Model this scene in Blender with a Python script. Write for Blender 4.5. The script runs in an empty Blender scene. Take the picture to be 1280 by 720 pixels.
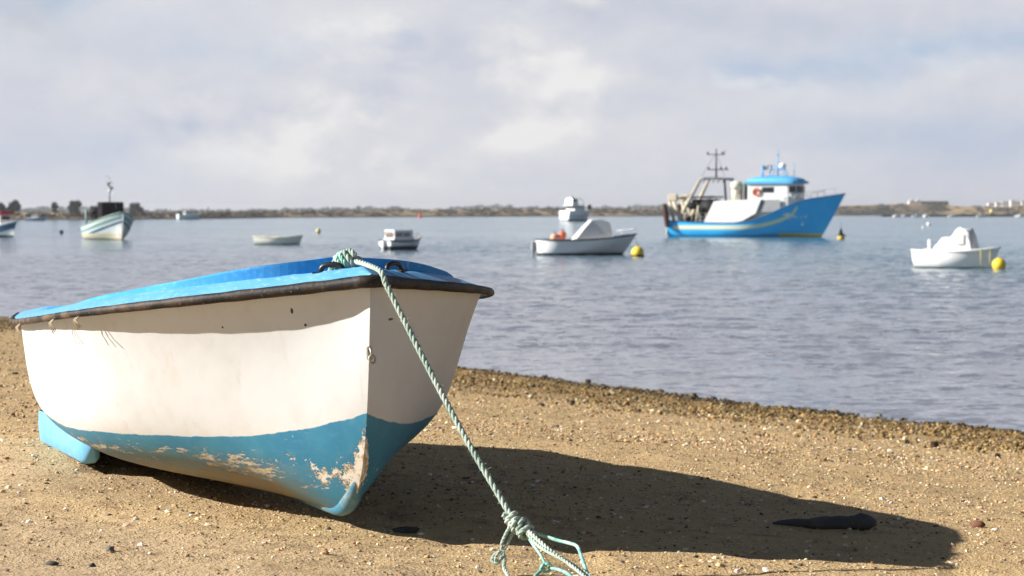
import bpy, math, random
import numpy as np
from mathutils import Vector, Matrix

random.seed(7)
RNG = np.random.default_rng(11)
sc = bpy.context.scene
COL = sc.collection
R = math.radians
CAMZ = 2.6
F = 2500.0           # focal length in pixels of the 1280 px wide photograph
HY = 266.0           # horizon row of the photograph


def sea(px, row):
    """Point on the water (z = 0) that the photograph shows at column px, row."""
    d = CAMZ * F / (row - HY)
    return (px - 640.0) / F * d, d


def lin(r, g, b):
    f = lambda c: (c / 255.0 / 12.92) if c <= 10 else ((c / 255.0 + 0.055) / 1.055) ** 2.4
    return (f(r), f(g), f(b), 1.0)


# ------------------------------------------------------------------ node helpers
class NT:
    def __init__(self, tree):
        self.t = tree
        self.n = tree.nodes
        self.l = tree.links

    def node(self, typ, **kw):
        n = self.n.new(typ)
        for k, v in kw.items():
            setattr(n, k, v)
        return n

    def put(self, sock, v):
        if isinstance(v, bpy.types.NodeSocket):
            self.l.new(v, sock)
        elif v is not None:
            sock.default_value = v

    def math(self, op, a, b=None, c=None, clamp=False):
        n = self.node('ShaderNodeMath', operation=op)
        n.use_clamp = clamp
        self.put(n.inputs[0], a)
        if b is not None:
            self.put(n.inputs[1], b)
        if c is not None:
            self.put(n.inputs[2], c)
        return n.outputs[0]

    def add(self, a, b): return self.math('ADD', a, b)
    def sub(self, a, b): return self.math('SUBTRACT', a, b)
    def mul(self, a, b): return self.math('MULTIPLY', a, b)

    def vmath(self, op, a, b=None):
        n = self.node('ShaderNodeVectorMath', operation=op)
        self.put(n.inputs[0], a)
        if b is not None:
            self.put(n.inputs[1], b)
        return n.outputs['Value'] if op in ('LENGTH', 'DISTANCE', 'DOT_PRODUCT') else n.outputs[0]

    def noise(self, vec, scale, detail=4.0, rough=0.5, out='Fac', dist=0.0):
        n = self.node('ShaderNodeTexNoise')
        if vec is not None:
            self.put(n.inputs['Vector'], vec)
        n.inputs['Scale'].default_value = scale
        n.inputs['Detail'].default_value = detail
        n.inputs['Roughness'].default_value = rough
        n.inputs['Distortion'].default_value = dist
        return n.outputs[out]

    def voronoi(self, vec, scale, out='Distance', feature='F1'):
        n = self.node('ShaderNodeTexVoronoi', feature=feature)
        self.put(n.inputs['Vector'], vec)
        n.inputs['Scale'].default_value = scale
        return n.outputs[out]

    def step(self, v, a, b, lo=0.0, hi=1.0):
        n = self.node('ShaderNodeMapRange', interpolation_type='SMOOTHSTEP')
        self.put(n.inputs['Value'], v)
        self.put(n.inputs['From Min'], a)
        self.put(n.inputs['From Max'], b)
        n.inputs['To Min'].default_value = lo
        n.inputs['To Max'].default_value = hi
        return n.outputs[0]

    def mix(self, f, a, b, typ='MIX'):
        n = self.node('ShaderNodeMix', data_type='RGBA', blend_type=typ)
        n.clamp_factor = True
        self.put(n.inputs[0], f)
        self.put(n.inputs[6], a)
        self.put(n.inputs[7], b)
        return n.outputs[2]

    def ramp(self, v, stops):
        n = self.node('ShaderNodeValToRGB')
        self.put(n.inputs[0], v)
        e = n.color_ramp.elements
        while len(e) < len(stops):
            e.new(0.5)
        for i, (p, c) in enumerate(stops):
            e[i].position = p
            e[i].color = c
        return n.outputs[0]

    def attr(self, name, out='Fac'):
        n = self.node('ShaderNodeAttribute')
        n.attribute_name = name
        return n.outputs[out]

    def coord(self, which='Object'):
        return self.node('ShaderNodeTexCoord').outputs[which]

    def mapping(self, vec, scale=(1, 1, 1), rot=(0, 0, 0)):
        n = self.node('ShaderNodeMapping')
        self.put(n.inputs['Vector'], vec)
        n.inputs['Scale'].default_value = scale
        n.inputs['Rotation'].default_value = rot
        return n.outputs[0]

    def bump(self, h, strength, dist, normal=None):
        n = self.node('ShaderNodeBump')
        n.inputs['Strength'].default_value = strength
        n.inputs['Distance'].default_value = dist
        self.put(n.inputs['Height'], h)
        if normal is not None:
            self.put(n.inputs['Normal'], normal)
        return n.outputs[0]

    def sep(self, vec):
        n = self.node('ShaderNodeSeparateXYZ')
        self.put(n.inputs[0], vec)
        return n.outputs

    def comb(self, x, y, z):
        n = self.node('ShaderNodeCombineXYZ')
        for i, v in enumerate((x, y, z)):
            self.put(n.inputs[i], v)
        return n.outputs[0]


def new_mat(name):
    m = bpy.data.materials.new(name)
    m.use_nodes = True
    nt = NT(m.node_tree)
    return m, nt, m.node_tree.nodes['Principled BSDF']


_mats = {}


def paint(name, col, rough=0.5, dirt=0.12, scale=3.0, metal=0.0, bump=0.0, dirtcol=None):
    """Plain painted or moulded surface with uneven tone and some grime."""
    if name in _mats:
        return _mats[name]
    m, nt, b = new_mat(name)
    co = nt.coord('Object')
    n1 = nt.noise(co, scale, 6, 0.6)
    c = tuple(col) + (1.0,) if len(col) == 3 else col
    d = dirtcol or tuple(x * 0.55 for x in c[:3])
    d = tuple(d)[:3] + (1.0,)
    f = nt.mul(nt.step(n1, 0.45, 0.75), dirt * 3)
    nt.put(b.inputs['Base Color'], nt.mix(f, c, d))
    nt.put(b.inputs['Roughness'], nt.math('ADD', nt.mul(n1, 0.25), rough - 0.12, clamp=True))
    b.inputs['Metallic'].default_value = metal
    if max(c[:3]) < .04 and rough > .5:
        b.inputs['Specular IOR Level'].default_value = .15
    if bump:
        nt.put(b.inputs['Normal'], nt.bump(nt.noise(co, scale * 12, 4), 0.5, bump))
    _mats[name] = m
    return m


# ------------------------------------------------------------------ mesh helpers
class MB:
    """Collects shapes into one mesh."""

    def __init__(self):
        self.v = []
        self.f = []
        self.s = []

    def addv(self, pts, faces, smooth=True):
        o = len(self.v)
        self.v.extend([tuple(map(float, p)) for p in pts])
        for f in faces:
            self.f.append(tuple(i + o for i in f))
            self.s.append(smooth)
        return o

    def grid(self, P, closed_u=False, closed_v=False, smooth=True, flip=False):
        P = np.asarray(P, float)
        n, m = P.shape[:2]
        fs = []
        for i in range(n if closed_u else n - 1):
            for j in range(m if closed_v else m - 1):
                a = i * m + j
                b = i * m + (j + 1) % m
                c = ((i + 1) % n) * m + (j + 1) % m
                d = ((i + 1) % n) * m + j
                fs.append((d, c, b, a) if flip else (a, b, c, d))
        self.addv(P.reshape(-1, 3), fs, smooth)

    def poly(self, pts, smooth=False):
        self.addv(pts, [tuple(range(len(pts)))], smooth)

    def box(self, c, size, rz=0.0, ry=0.0, rx=0.0, taper=1.0, bevel=0.0):
        sx, sy, sz = (s / 2 for s in size)
        M = Matrix.Rotation(rz, 3, 'Z') @ Matrix.Rotation(ry, 3, 'Y') @ Matrix.Rotation(rx, 3, 'X')
        bv = min(bevel, sx * .9, sy * .9, sz * .9)
        if bv <= 0:
            p = []
            for z in (-1, 1):
                t = taper if z > 0 else 1.0
                for x, y in ((-1, -1), (1, -1), (1, 1), (-1, 1)):
                    p.append(M @ Vector((x * sx * t, y * sy * t, z * sz)) + Vector(c))
            self.addv(p, [(3, 2, 1, 0), (4, 5, 6, 7), (0, 1, 5, 4), (1, 2, 6, 5), (2, 3, 7, 6), (3, 0, 4, 7)], False)
            return
        rings = []
        for z, ins in ((-sz, bv), (-sz + bv, 0), (sz - bv, 0), (sz, bv)):
            t = 1 + (taper - 1) * (z + sz) / (2 * sz)
            x, y = (sx - ins) * t, (sy - ins) * t
            k = bv - ins * 0.999 if ins < bv else bv * .35
            k = bv * .6
            ring = [(-x + k, -y), (x - k, -y), (x, -y + k), (x, y - k), (x - k, y), (-x + k, y), (-x, y - k), (-x, -y + k)]
            rings.append([M @ Vector((a, b, z)) + Vector(c) for a, b in ring])
        o = self.addv([p for r in rings for p in r], [], False)
        for i in range(3):
            for j in range(8):
                self.f.append((o + i * 8 + j, o + i * 8 + (j + 1) % 8, o + (i + 1) * 8 + (j + 1) % 8, o + (i + 1) * 8 + j))
                self.s.append(False)
        self.f.append(tuple(o + 7 - j for j in range(8)))
        self.s.append(False)
        self.f.append(tuple(o + 24 + j for j in range(8)))
        self.s.append(False)

    def tube(self, path, rad, n=8, caps=True, scale=(1, 1)):
        P = [Vector(p) for p in path]
        k = len(P)
        rs = [rad] * k if isinstance(rad, (int, float)) else list(rad)
        rings = []
        up = Vector((0, 0, 1))
        t0 = (P[1] - P[0]).normalized()
        if abs(t0.dot(up)) > 0.95:
            up = Vector((1, 0, 0))
        a = t0.cross(up).normalized()
        for i in range(k):
            t = (P[min(i + 1, k - 1)] - P[max(i - 1, 0)]).normalized()
            a = (a - t * a.dot(t)).normalized()
            b = t.cross(a)
            rings.append([P[i] + (a * math.cos(2 * math.pi * j / n) * scale[0] + b * math.sin(2 * math.pi * j / n) * scale[1]) * rs[i] for j in range(n)])
        self.grid(np.array([[tuple(v) for v in r] for r in rings]), closed_v=True)
        if caps:
            o = len(self.v) - k * n
            self.f.append(tuple(o + n - 1 - j for j in range(n)))
            self.s.append(False)
            self.f.append(tuple(o + (k - 1) * n + j for j in range(n)))
            self.s.append(False)

    def lathe(self, prof, c=(0, 0, 0), n=20, M=None):
        P = np.zeros((len(prof), n, 3))
        for i, (r, z) in enumerate(prof):
            for j in range(n):
                a = 2 * math.pi * j / n
                p = Vector((r * math.cos(a), r * math.sin(a), z))
                if M is not None:
                    p = M @ p
                P[i, j] = p + Vector(c)
        self.grid(P, closed_v=True)

    def ball(self, c, r, n=16, sq=(1, 1, 1)):
        k = n // 2 + 1
        P = np.zeros((k, n, 3))
        for i in range(k):
            t = -math.pi / 2 + math.pi * i / (k - 1)
            rr = max(math.cos(t), 1e-3)
            for j in range(n):
                a = 2 * math.pi * j / n
                P[i, j] = (c[0] + r * sq[0] * rr * math.cos(a), c[1] + r * sq[1] * rr * math.sin(a), c[2] + r * sq[2] * math.sin(t))
        self.grid(P, closed_v=True)

    def build(self, name, mat, parent=None, attrs=None):
        me = bpy.data.meshes.new(name)
        me.from_pydata(self.v, [], self.f)
        me.polygons.foreach_set('use_smooth', self.s)
        if attrs:
            for k, a in attrs.items():
                at = me.attributes.new(k, 'FLOAT', 'POINT')
                at.data.foreach_set('value', np.asarray(a, np.float32))
        me.materials.append(mat)
        me.update()
        o = bpy.data.objects.new(name, me)
        COL.objects.link(o)
        if parent is not None:
            o.parent = parent
        return o


def np_mesh(name, V, Fq, mat, colours=None, smooth=True, parent=None):
    """Fast mesh from numpy arrays (faces all of one size)."""
    me = bpy.data.meshes.new(name)
    k = Fq.shape[1]
    me.vertices.add(len(V))
    me.vertices.foreach_set('co', np.asarray(V, np.float32).ravel())
    me.loops.add(Fq.size)
    me.loops.foreach_set('vertex_index', np.asarray(Fq, np.int32).ravel())
    me.polygons.add(len(Fq))
    me.polygons.foreach_set('loop_start', np.arange(0, Fq.size, k, dtype=np.int32))
    me.polygons.foreach_set('use_smooth', np.full(len(Fq), smooth))
    me.update(calc_edges=True)
    if colours is not None:
        at = me.attributes.new('tint', 'FLOAT_COLOR', 'POINT')
        at.data.foreach_set('color', np.asarray(colours, np.float32).ravel())
    me.materials.append(mat)
    o = bpy.data.objects.new(name, me)
    COL.objects.link(o)
    if parent is not None:
        o.parent = parent
    return o


def thing(name, label, cat, loc=(0, 0, 0), rz=0.0, group=None):
    o = bpy.data.objects.new(name, None)
    o.empty_display_size = 0.2
    COL.objects.link(o)
    o.location = loc
    o.rotation_euler = (0, 0, rz)
    tag(o, label, cat, group)
    return o


def tag(o, label=None, cat=None, group=None, kind=None):
    if label:
        o['label'] = label
    if cat:
        o['category'] = cat
    if group:
        o['group'] = group
    if kind:
        o['kind'] = kind
    return o


def smooth_path(pts, n):
    """Catmull-Rom through pts, n samples evenly spaced by length."""
    P = np.asarray(pts, float)
    Q = np.vstack([2 * P[0] - P[1], P, 2 * P[-1] - P[-2]])
    out = []
    for i in range(1, len(Q) - 2):
        for t in np.linspace(0, 1, 24, endpoint=False):
            a, b, c, d = Q[i - 1], Q[i], Q[i + 1], Q[i + 2]
            out.append(.5 * ((2 * b) + (c - a) * t + (2 * a - 5 * b + 4 * c - d) * t * t + (3 * b - a - 3 * c + d) * t ** 3))
    out.append(P[-1])
    out = np.array(out)
    s = np.r_[0, np.cumsum(np.linalg.norm(np.diff(out, axis=0), axis=1))]
    u = np.linspace(0, s[-1], n)
    return np.stack([np.interp(u, s, out[:, k]) for k in range(3)], -1), s[-1]


def laid_rope(mb, pts, r, pitch, step=0.004, strands=3, n=7):
    _, L = smooth_path(pts, 4)
    k = max(8, int(L / step))
    P, L = smooth_path(pts, k)
    T = np.gradient(P, axis=0)
    T /= np.linalg.norm(T, axis=1)[:, None]
    a = np.cross(T[0], [0.3, 0.2, 1.0])
    a /= np.linalg.norm(a)
    A = []
    for i in range(k):
        a = a - T[i] * a.dot(T[i])
        a /= np.linalg.norm(a)
        A.append(a)
    A = np.array(A)
    B = np.cross(T, A)
    s = np.linspace(0, L, k)
    for q in range(strands):
        ph = 2 * math.pi * (s / pitch + q / strands + .10 * np.sin(s * 9.0 + pitch * 60) + .05 * np.sin(s * 23.0))
        C = P + (A * np.cos(ph)[:, None] + B * np.sin(ph)[:, None]) * r * 0.5
        mb.tube([tuple(c) for c in C], r * 0.56, n)


# ------------------------------------------------------------------ value noise in numpy
_perm = RNG.random((256, 256))


def vnoise(x, y):
    x = np.asarray(x, float)
    y = np.asarray(y, float)
    xi = np.floor(x).astype(int)
    yi = np.floor(y).astype(int)
    fx = x - xi
    fy = y - yi
    fx = fx * fx * (3 - 2 * fx)
    fy = fy * fy * (3 - 2 * fy)
    g = lambda i, j: _perm[i & 255, j & 255]
    return (g(xi, yi) * (1 - fx) + g(xi + 1, yi) * fx) * (1 - fy) + (g(xi, yi + 1) * (1 - fx) + g(xi + 1, yi + 1) * fx) * fy - 0.5


# ------------------------------------------------------------------ the beach
SH0 = np.array([6.07, 23.7])                # a point of the waterline
SHD = np.array([0.586, -0.810])             # along the waterline
SHN = np.array([0.810, 0.586])              # towards the water


def shore_dist(x, y):
    d = -((x - SH0[0]) * SHN[0] + (y - SH0[1]) * SHN[1])
    a = (x - SH0[0]) * SHD[0] + (y - SH0[1]) * SHD[1]
    return d + 0.25 * np.sin(a * 0.31) + 0.5 * vnoise(a * 0.5 + 7, a * 0 + 3.3) + 0.25 * vnoise(a * 1.7, a * 0 + 9.1)


def beach_z(x, y, fine=True):
    x = np.asarray(x, float)
    y = np.asarray(y, float)
    d = shore_dist(x, y)
    dp = np.clip(d, 0, None)
    low = 1.165 * (dp / 11.5) ** 1.12
    top = 1.335 + 0.059 * (np.minimum(dp, 22.0) - 14.35) + 0.01 * np.clip(dp - 22.0, 0, 300)
    k = 0.06
    h = np.clip(0.5 + 0.5 * (top - low) / k, 0, 1)
    z = top + (low - top) * h - k * h * (1 - h)
    z = np.where(d < 0, 0.11 * d, z)
    z = np.maximum(z, -3.5)
    # sand heaped under the stern, where the bilge keel has settled
    z = z + 0.045 * np.exp(-(((x + 2.25) / 0.75) ** 2 + ((y - 9.9) / 0.9) ** 2))
    z = z + 0.02 * vnoise(x * 0.9, y * 0.9) + 0.014 * vnoise(x * 2.3 + 31, y * 2.3)
    if fine:
        z = z + 0.009 * vnoise(x * 7, y * 7 + 40) + 0.006 * vnoise(x * 17 + 5, y * 17)
        band = np.exp(-((d - 1.2) / 1.6) ** 2)
        # shallow scuffs and old footprints trodden out by wind and tide
        foot = np.clip(vnoise(x * 4.2 + 60, y * 3.0 + 15) - .20, 0, .3)
        z = z - .07 * foot * np.clip((d - 5) / 4, 0, 1)
        z = z + band * 0.05 * (vnoise(x * 3.1 + 9, y * 3.1) + 0.6 * vnoise(x * 8.3, y * 8.3 + 12))
    return z


def axis(parts):
    out = [np.array([parts[0][0]])]
    for a, b, st in parts:
        out.append(np.linspace(a, b, max(2, int(round((b - a) / st)) + 1))[1:])
    return np.concatenate(out)


gx = axis([(-900, -60, 120), (-60, -16, 4), (-16, -5, .5), (-5, 5.5, .04), (5.5, 16, .5), (16, 60, 4), (60, 900, 120)])
gy = axis([(-700, -40, 110), (-40, 0, 4), (0, 5.6, .4), (5.6, 12, .04), (12, 36, .1), (36, 60, 1.0), (60, 140, 8), (140, 900, 110)])
GX, GY = np.meshgrid(gx, gy)
GZ = beach_z(GX, GY)
gn, gm = GX.shape
idx = np.arange(gn * gm).reshape(gn, gm)
GF = np.stack([idx[:-1, :-1], idx[:-1, 1:], idx[1:, 1:], idx[1:, :-1]], -1).reshape(-1, 4)

m_sand, nt, b = new_mat('beach_sand')
co = nt.coord('Object')
shore = nt.attr('shore')
big = nt.noise(co, 0.9, 4, 0.55)
mid = nt.noise(co, 7.0, 5, 0.6)
fin = nt.noise(co, 70.0, 4, 0.65)
base = nt.mix(big, (0.58, 0.405, 0.200, 1), (0.49, 0.34, 0.165, 1))
# smoother pinkish sand high up the beach, where the tide leaves few shells
pink = nt.step(nt.add(shore, nt.mul(nt.sub(big, .5), 3.0)), 14.3, 16.2)
base = nt.mix(pink, base, (0.54, 0.39, 0.225, 1))
base = nt.mix(nt.step(mid, .5, .72), base, (0.33, 0.215, 0.115, 1))
cells = nt.voronoi(co, 62.0, 'Color')
ch = nt.sep(cells)
dist = nt.voronoi(co, 62.0, 'Distance')
inside = nt.step(dist, 0.42, 0.22)
grainy = nt.math('MULTIPLY', inside, nt.math('SUBTRACT', 1.0, nt.mul(pink, .6)))
grain_col = nt.ramp(ch[0], [(0.0, (0.28, 0.15, 0.06, 1)), (0.30, (0.56, 0.38, 0.18, 1)), (0.62, (0.62, 0.46, 0.25, 1)), (0.85, (0.78, 0.67, 0.48, 1)), (1.0, (0.14, 0.10, 0.07, 1))])
base = nt.mix(nt.mul(grainy, nt.step(ch[1], .25, .6)), base, grain_col)
base = nt.mix(nt.mul(nt.step(fin, .55, .75), .45), base, (0.20, 0.13, 0.075, 1))
# tide-wet strip with brown weed at the water's edge
weedn = nt.noise(co, 2.2, 6, 0.65)
wet = nt.step(nt.add(shore, nt.mul(nt.sub(weedn, .5), 4.0)), 6.0, 1.8)
weedc = nt.mix(nt.step(nt.noise(co, 9.0, 5, .7), .4, .6), (0.11, 0.068, 0.022, 1), (0.33, 0.205, 0.07, 1))
base = nt.mix(nt.mul(wet, .8), base, weedc)
edge = nt.step(shore, 0.55, 0.05)
base = nt.mix(nt.mul(edge, .8), base, (0.035, 0.026, 0.014, 1))
nt.put(b.inputs['Base Color'], base)
damp = nt.step(nt.noise(nt.mapping(co, (.6, .9, 1), (0, 0, .95)), 1.1, 5, .6), .50, .66)
base = nt.mix(nt.mul(damp, .22), base, (.24, .165, .085, 1))
nt.put(b.inputs['Base Color'], base)
nt.put(b.inputs['Roughness'], nt.step(shore, .9, .2, .95, .45))
b.inputs['Specular IOR Level'].default_value = 0.25
hgt = nt.add(nt.mul(nt.noise(co, 26.0, 6, 0.65), 0.6), nt.mul(inside, 0.25))
nt.put(b.inputs['Normal'], nt.bump(hgt, 1.0, 0.030))

beach = np_mesh('beach', np.stack([GX, GY, GZ], -1).reshape(-1, 3), GF, m_sand)
at = beach.data.attributes.new('shore', 'FLOAT', 'POINT')
at.data.foreach_set('value', shore_dist(GX, GY).ravel().astype(np.float32))
tag(beach, kind='structure')

# loose stones and shells: an icosahedron pulled out of shape for each
t = (1 + 5 ** .5) / 2
ICO = np.array([(-1, t, 0), (1, t, 0), (-1, -t, 0), (1, -t, 0), (0, -1, t), (0, 1, t), (0, -1, -t), (0, 1, -t), (t, 0, -1), (t, 0, 1), (-t, 0, -1), (-t, 0, 1)], float)
ICO /= np.linalg.norm(ICO[0])
ICF = np.array([(0, 11, 5), (0, 5, 1), (0, 1, 7), (0, 7, 10), (0, 10, 11), (1, 5, 9), (5, 11, 4), (11, 10, 2), (10, 7, 6), (7, 1, 8), (3, 9, 4), (3, 4, 2), (3, 2, 6), (3, 6, 8), (3, 8, 9), (4, 9, 5), (2, 4, 11), (6, 2, 10), (8, 6, 7), (9, 8, 1)])

m_stone, nt, b = new_mat('stone_and_shell')
c = nt.attr('tint', 'Color')
n = nt.noise(nt.coord('Object'), 120.0, 4, .6)
nt.put(b.inputs['Base Color'], nt.mix(nt.step(n, .45, .7, 0, .5), c, nt.mix(.5, c, (.06, .04, .03, 1))))
b.inputs['Roughness'].default_value = 0.75


def scatter(name, x, y, size, cols, flat=(0.3, 0.8), lift=0.2):
    n = len(x)
    z = beach_z(x, y)
    S = size[:, None, None] * np.stack([RNG.uniform(.75, 1.3, n), RNG.uniform(.55, 1.0, n), RNG.uniform(*flat, n)], -1)[:, None, :]
    V = ICO[None] * RNG.uniform(.72, 1.22, (n, 12, 1)) * S
    a = RNG.uniform(0, 2 * math.pi, n)
    ti = RNG.normal(0, .25, n)
    ca, sa, ct, st = np.cos(a)[:, None], np.sin(a)[:, None], np.cos(ti)[:, None], np.sin(ti)[:, None]
    X, Y, Z = V[..., 0], V[..., 1], V[..., 2]
    X, Z = X * ct - Z * st, X * st + Z * ct
    V = np.stack([X * ca - Y * sa + x[:, None], X * sa + Y * ca + y[:, None], Z + (z + lift * size)[:, None]], -1)
    Fc = (ICF[None] + (np.arange(n) * 12)[:, None, None]).reshape(-1, 3)
    C = np.repeat(np.concatenate([cols, np.ones((n, 1))], 1), 12, axis=0)
    return np_mesh(name, V.reshape(-1, 3), Fc, m_stone, C, smooth=False)


def pick(n, table):
    w = np.array([t[0] for t in table], float)
    k = RNG.choice(len(table), n, p=w / w.sum())
    c = np.array([t[1] for t in table])[k]
    return np.clip(c * RNG.uniform(.72, 1.25, (n, 1)) * RNG.uniform(.93, 1.07, (n, 3)), 0.01, .85)


TAB = [(30, (.56, .39, .20)), (20, (.44, .27, .12)), (18, (.66, .50, .29)), (8, (.74, .65, .52)), (13, (.24, .13, .055)), (9, (.08, .06, .05)), (4, (.48, .30, .22))]
n = 64000
x = RNG.uniform(-4.2, 4.8, n)
y = 6.0 + 8.5 * RNG.random(n) ** 1.15
keep = RNG.random(n) < np.clip(.30 + .9 * (vnoise(x * .8 + 3, y * .8) + .25) + .45 * (15.0 - shore_dist(x, y)) / 3, .1, 1)
x, y = x[keep], y[keep]
sz = np.clip(RNG.lognormal(math.log(.0040), .5, len(x)), .002, .014)
p1 = (x, y, sz, pick(len(x), TAB))
n = 45000
y2 = RNG.uniform(12.5, 31, n)
x2 = RNG.uniform(-.30, .30, n) * y2 + .3
d2 = shore_dist(x2, y2)
k2 = (d2 > 2.4) & (RNG.random(n) < .75)
x2, y2 = x2[k2], y2[k2]
s2 = np.clip(RNG.lognormal(math.log(.0075), .42, len(x2)), .004, .03)
p2 = (x2, y2, s2, pick(len(x2), TAB))
n = 700                                        # shells and chips lying free on the smooth sand
x3 = RNG.uniform(-2.6, 3.2, n)
y3 = RNG.uniform(6.3, 10.5, n)
s3 = np.clip(RNG.lognormal(math.log(.0075), .45, n), .004, .018)
p3 = (x3, y3, s3, pick(n, [(40, (.76, .68, .58)), (16, (.60, .42, .27)), (16, (.32, .17, .09)), (14, (.08, .06, .05)), (14, (.55, .46, .38))]))
P = [np.concatenate(q) for q in zip(p1, p2, p3)]
o = scatter('pebbles', *P)
tag(o, 'small pebbles, shell chips and grit strewn over the sand', 'pebbles', kind='stuff')

n = 120000
a = RNG.uniform(-30, 14, n)
d = np.abs(RNG.normal(0, 2.6, n)) + .0
x = SH0[0] + SHD[0] * a - SHN[0] * d
y = SH0[1] + SHD[1] * a - SHN[1] * d
dd = shore_dist(x, y)
cl = vnoise(x * 1.3, y * 1.3 + 77) + .6 * vnoise(x * 4, y * 4)
keep = (dd > -.1) & (dd < 7.0) & (RNG.random(n) < np.clip(.55 + 1.2 * cl, .1, 1))
x, y, dd = x[keep], y[keep], dd[keep]
s = np.clip(RNG.lognormal(math.log(.0125), .45, len(x)), .006, .05) * np.where(dd < .5, 1.2, 1.0)
cw = pick(len(x), [(34, (.25, .155, .042)), (26, (.16, .095, .026)), (16, (.40, .27, .10)), (20, (.060, .042, .018)), (5, (.60, .48, .30))])
cw = cw * np.where(dd < .7, .40, 1.0)[:, None]
o = scatter('seaweed', x, y, s, cw, flat=(.35, 1.1), lift=.35)
tag(o, 'brown seaweed and wet shingle thrown up along the water edge', 'seaweed', kind='stuff')

# single bigger things lying on the beach


def lump(name, x, y, size, col, label, cat, seed, rz=0.0, sink=.25, group=None):
    rs = np.random.default_rng(seed)
    k, m = 9, 14
    Q = np.zeros((k, m, 3))
    ph = rs.uniform(0, 6.28, 8)
    for i in range(k):
        tt = -math.pi / 2 + math.pi * i / (k - 1)
        for j in range(m):
            aa = 2 * math.pi * j / m
            v = np.array([math.cos(tt) * math.cos(aa), math.cos(tt) * math.sin(aa), math.sin(tt)])
            w = 1 + .16 * math.sin(3 * v[0] + ph[0]) * math.cos(2.5 * v[1] + ph[1]) + .12 * math.sin(5 * v[2] + ph[2] + 3 * v[0]) + .06 * math.sin(9 * v[1] + ph[3])
            Q[i, j] = v * w * np.array(size) / 2
    mb = MB()
    mb.grid(Q, closed_v=True)
    m_ = paint('stone_%d' % seed, col, .8, .2, 30, bump=.004)
    o = mb.build(name, m_)
    o.location = (x, y, float(beach_z(x, y)) + size[2] * (.5 - sink))
    o.rotation_euler = (0, 0, rz)
    return tag(o, label, cat, group)


def gpt(px, row):
    """Point of the beach seen at (px, row) of the photograph."""
    lo_, hi_ = 4.0, 40.0
    for _ in range(50):
        dd = (lo_ + hi_) / 2
        z = float(beach_z((px - 640) / F * dd, dd, False))
        if HY + F * (CAMZ - z) / dd > row:
            lo_ = dd
        else:
            hi_ = dd
    return (px - 640) / F * dd, dd


SUN_EL, SUN_AZ = 27.6, 5.0      # light travels towards +x, turned SUN_AZ towards the camera

lx, ly = gpt(1226, 660)
lump('stone', lx, ly, (.062, .05, .04), (.16, .06, .035), 'rust brown stone on sunlit sand just past the shadow of the beached boat', 'stone', 3, .3)
lx, ly = gpt(506, 667)
lump('stone', lx, ly, (.10, .05, .03), (.045, .042, .04), 'flat dark stone in the boat shadow beside its keel', 'stone', 5, .1)
for i, (px, row, s, lab) in enumerate([
        (62, 708, .04, 'larger dark stone of the cluster at the very bottom of the sand'),
        (112, 709, .03, 'smaller dark pebble beside the larger one in the bottom cluster'),
        (134, 692, .045, 'grey stone lying alone on smooth sand below the stern')]):
    lx, ly = gpt(px, row)
    lump('stone', lx, ly, (s, s * .7, s * .5), (.065, .058, .05) if i < 2 else (.13, .12, .115), lab, 'stone', 11 + i, i * .9)

# dark waterlogged driftwood lying in the shadow
lx, ly = gpt(1056, 664)
Pth, rad = [], []
for i in range(15):
    q = i / 14
    Pth.append((-.30 + .44 * q, .05 * (1 - q) + .012 * math.sin(9 * q), .004 + .022 * q))
    rad.append((.010 + .046 * q ** .6 * (1 + .16 * math.sin(15 * q) + .1 * math.sin(31 * q))) if i < 13 else (.046 if i == 13 else .016))
mb = MB()
mb.tube(Pth, rad, 12, scale=(1, .72))
o = mb.build('driftwood', paint('wet_wood', (.050, .048, .048), .65, .3, 22, bump=.014, dirtcol=(.09, .08, .07)))
o.location = (lx, ly, float(beach_z(lx, ly)) + .004)
o.rotation_euler = (0, 0, -.12)
tag(o, 'dark waterlogged piece of driftwood lying within the long boat shadow', 'driftwood')

# ------------------------------------------------------------------ water
m_water, nt, b = new_mat('estuary_water')
co = nt.coord('Object')
gust = nt.noise(nt.mapping(co, (.25, 1.0, 1), (0, 0, .05)), 0.045, 4, 0.55)
# slope of the ripples taken straight from noise, so that it holds at any distance
acc = None
for sx_, sy_, rot_, scale_, det_, amp_ in ((1.0, 1.3, .35, .40, 3, .30), (1.0, 1.7, -.2, 1.7, 4, .60), (1.0, 1.5, .1, 5.5, 3, .70)):
    c_ = nt.noise(nt.mapping(co, (sx_, sy_, 1), (0, 0, rot_)), scale_, det_, .55, out='Color')
    v_ = nt.vmath('SUBTRACT', c_, (.5, .5, .5))
    v_ = nt.vmath('MULTIPLY', v_, (amp_, amp_, 0.0))
    acc = v_ if acc is None else nt.vmath('ADD', acc, v_)
calm = nt.step(gust, .35, .65, .6, 1.2)
gs = nt.node('ShaderNodeVectorMath', operation='SCALE')
nt.put(gs.inputs[0], acc)
nt.put(gs.inputs['Scale'], calm)
nt.put(b.inputs['Normal'], nt.vmath('NORMALIZE', nt.vmath('ADD', gs.outputs[0], nt.node('ShaderNodeNewGeometry').outputs['Normal'])))
deep = nt.mix(gust, (0.030, 0.150, 0.225, 1), (0.050, 0.170, 0.240, 1))
off_ = nt.vmath('DOT_PRODUCT', nt.vmath('SUBTRACT', co, (6.07, 23.7, 0.0)), (.810, .586, 0.0))
turbid = nt.mix(nt.step(off_, 0.0, 70.0), (0.185, 0.195, 0.235, 1), (0.085, 0.150, 0.205, 1))
nt.put(b.inputs['Base Color'], nt.mix(nt.step(off_, 30.0, 170.0), turbid, deep))
b.inputs['Roughness'].default_value = 0.10
b.inputs['IOR'].default_value = 1.333
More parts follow.
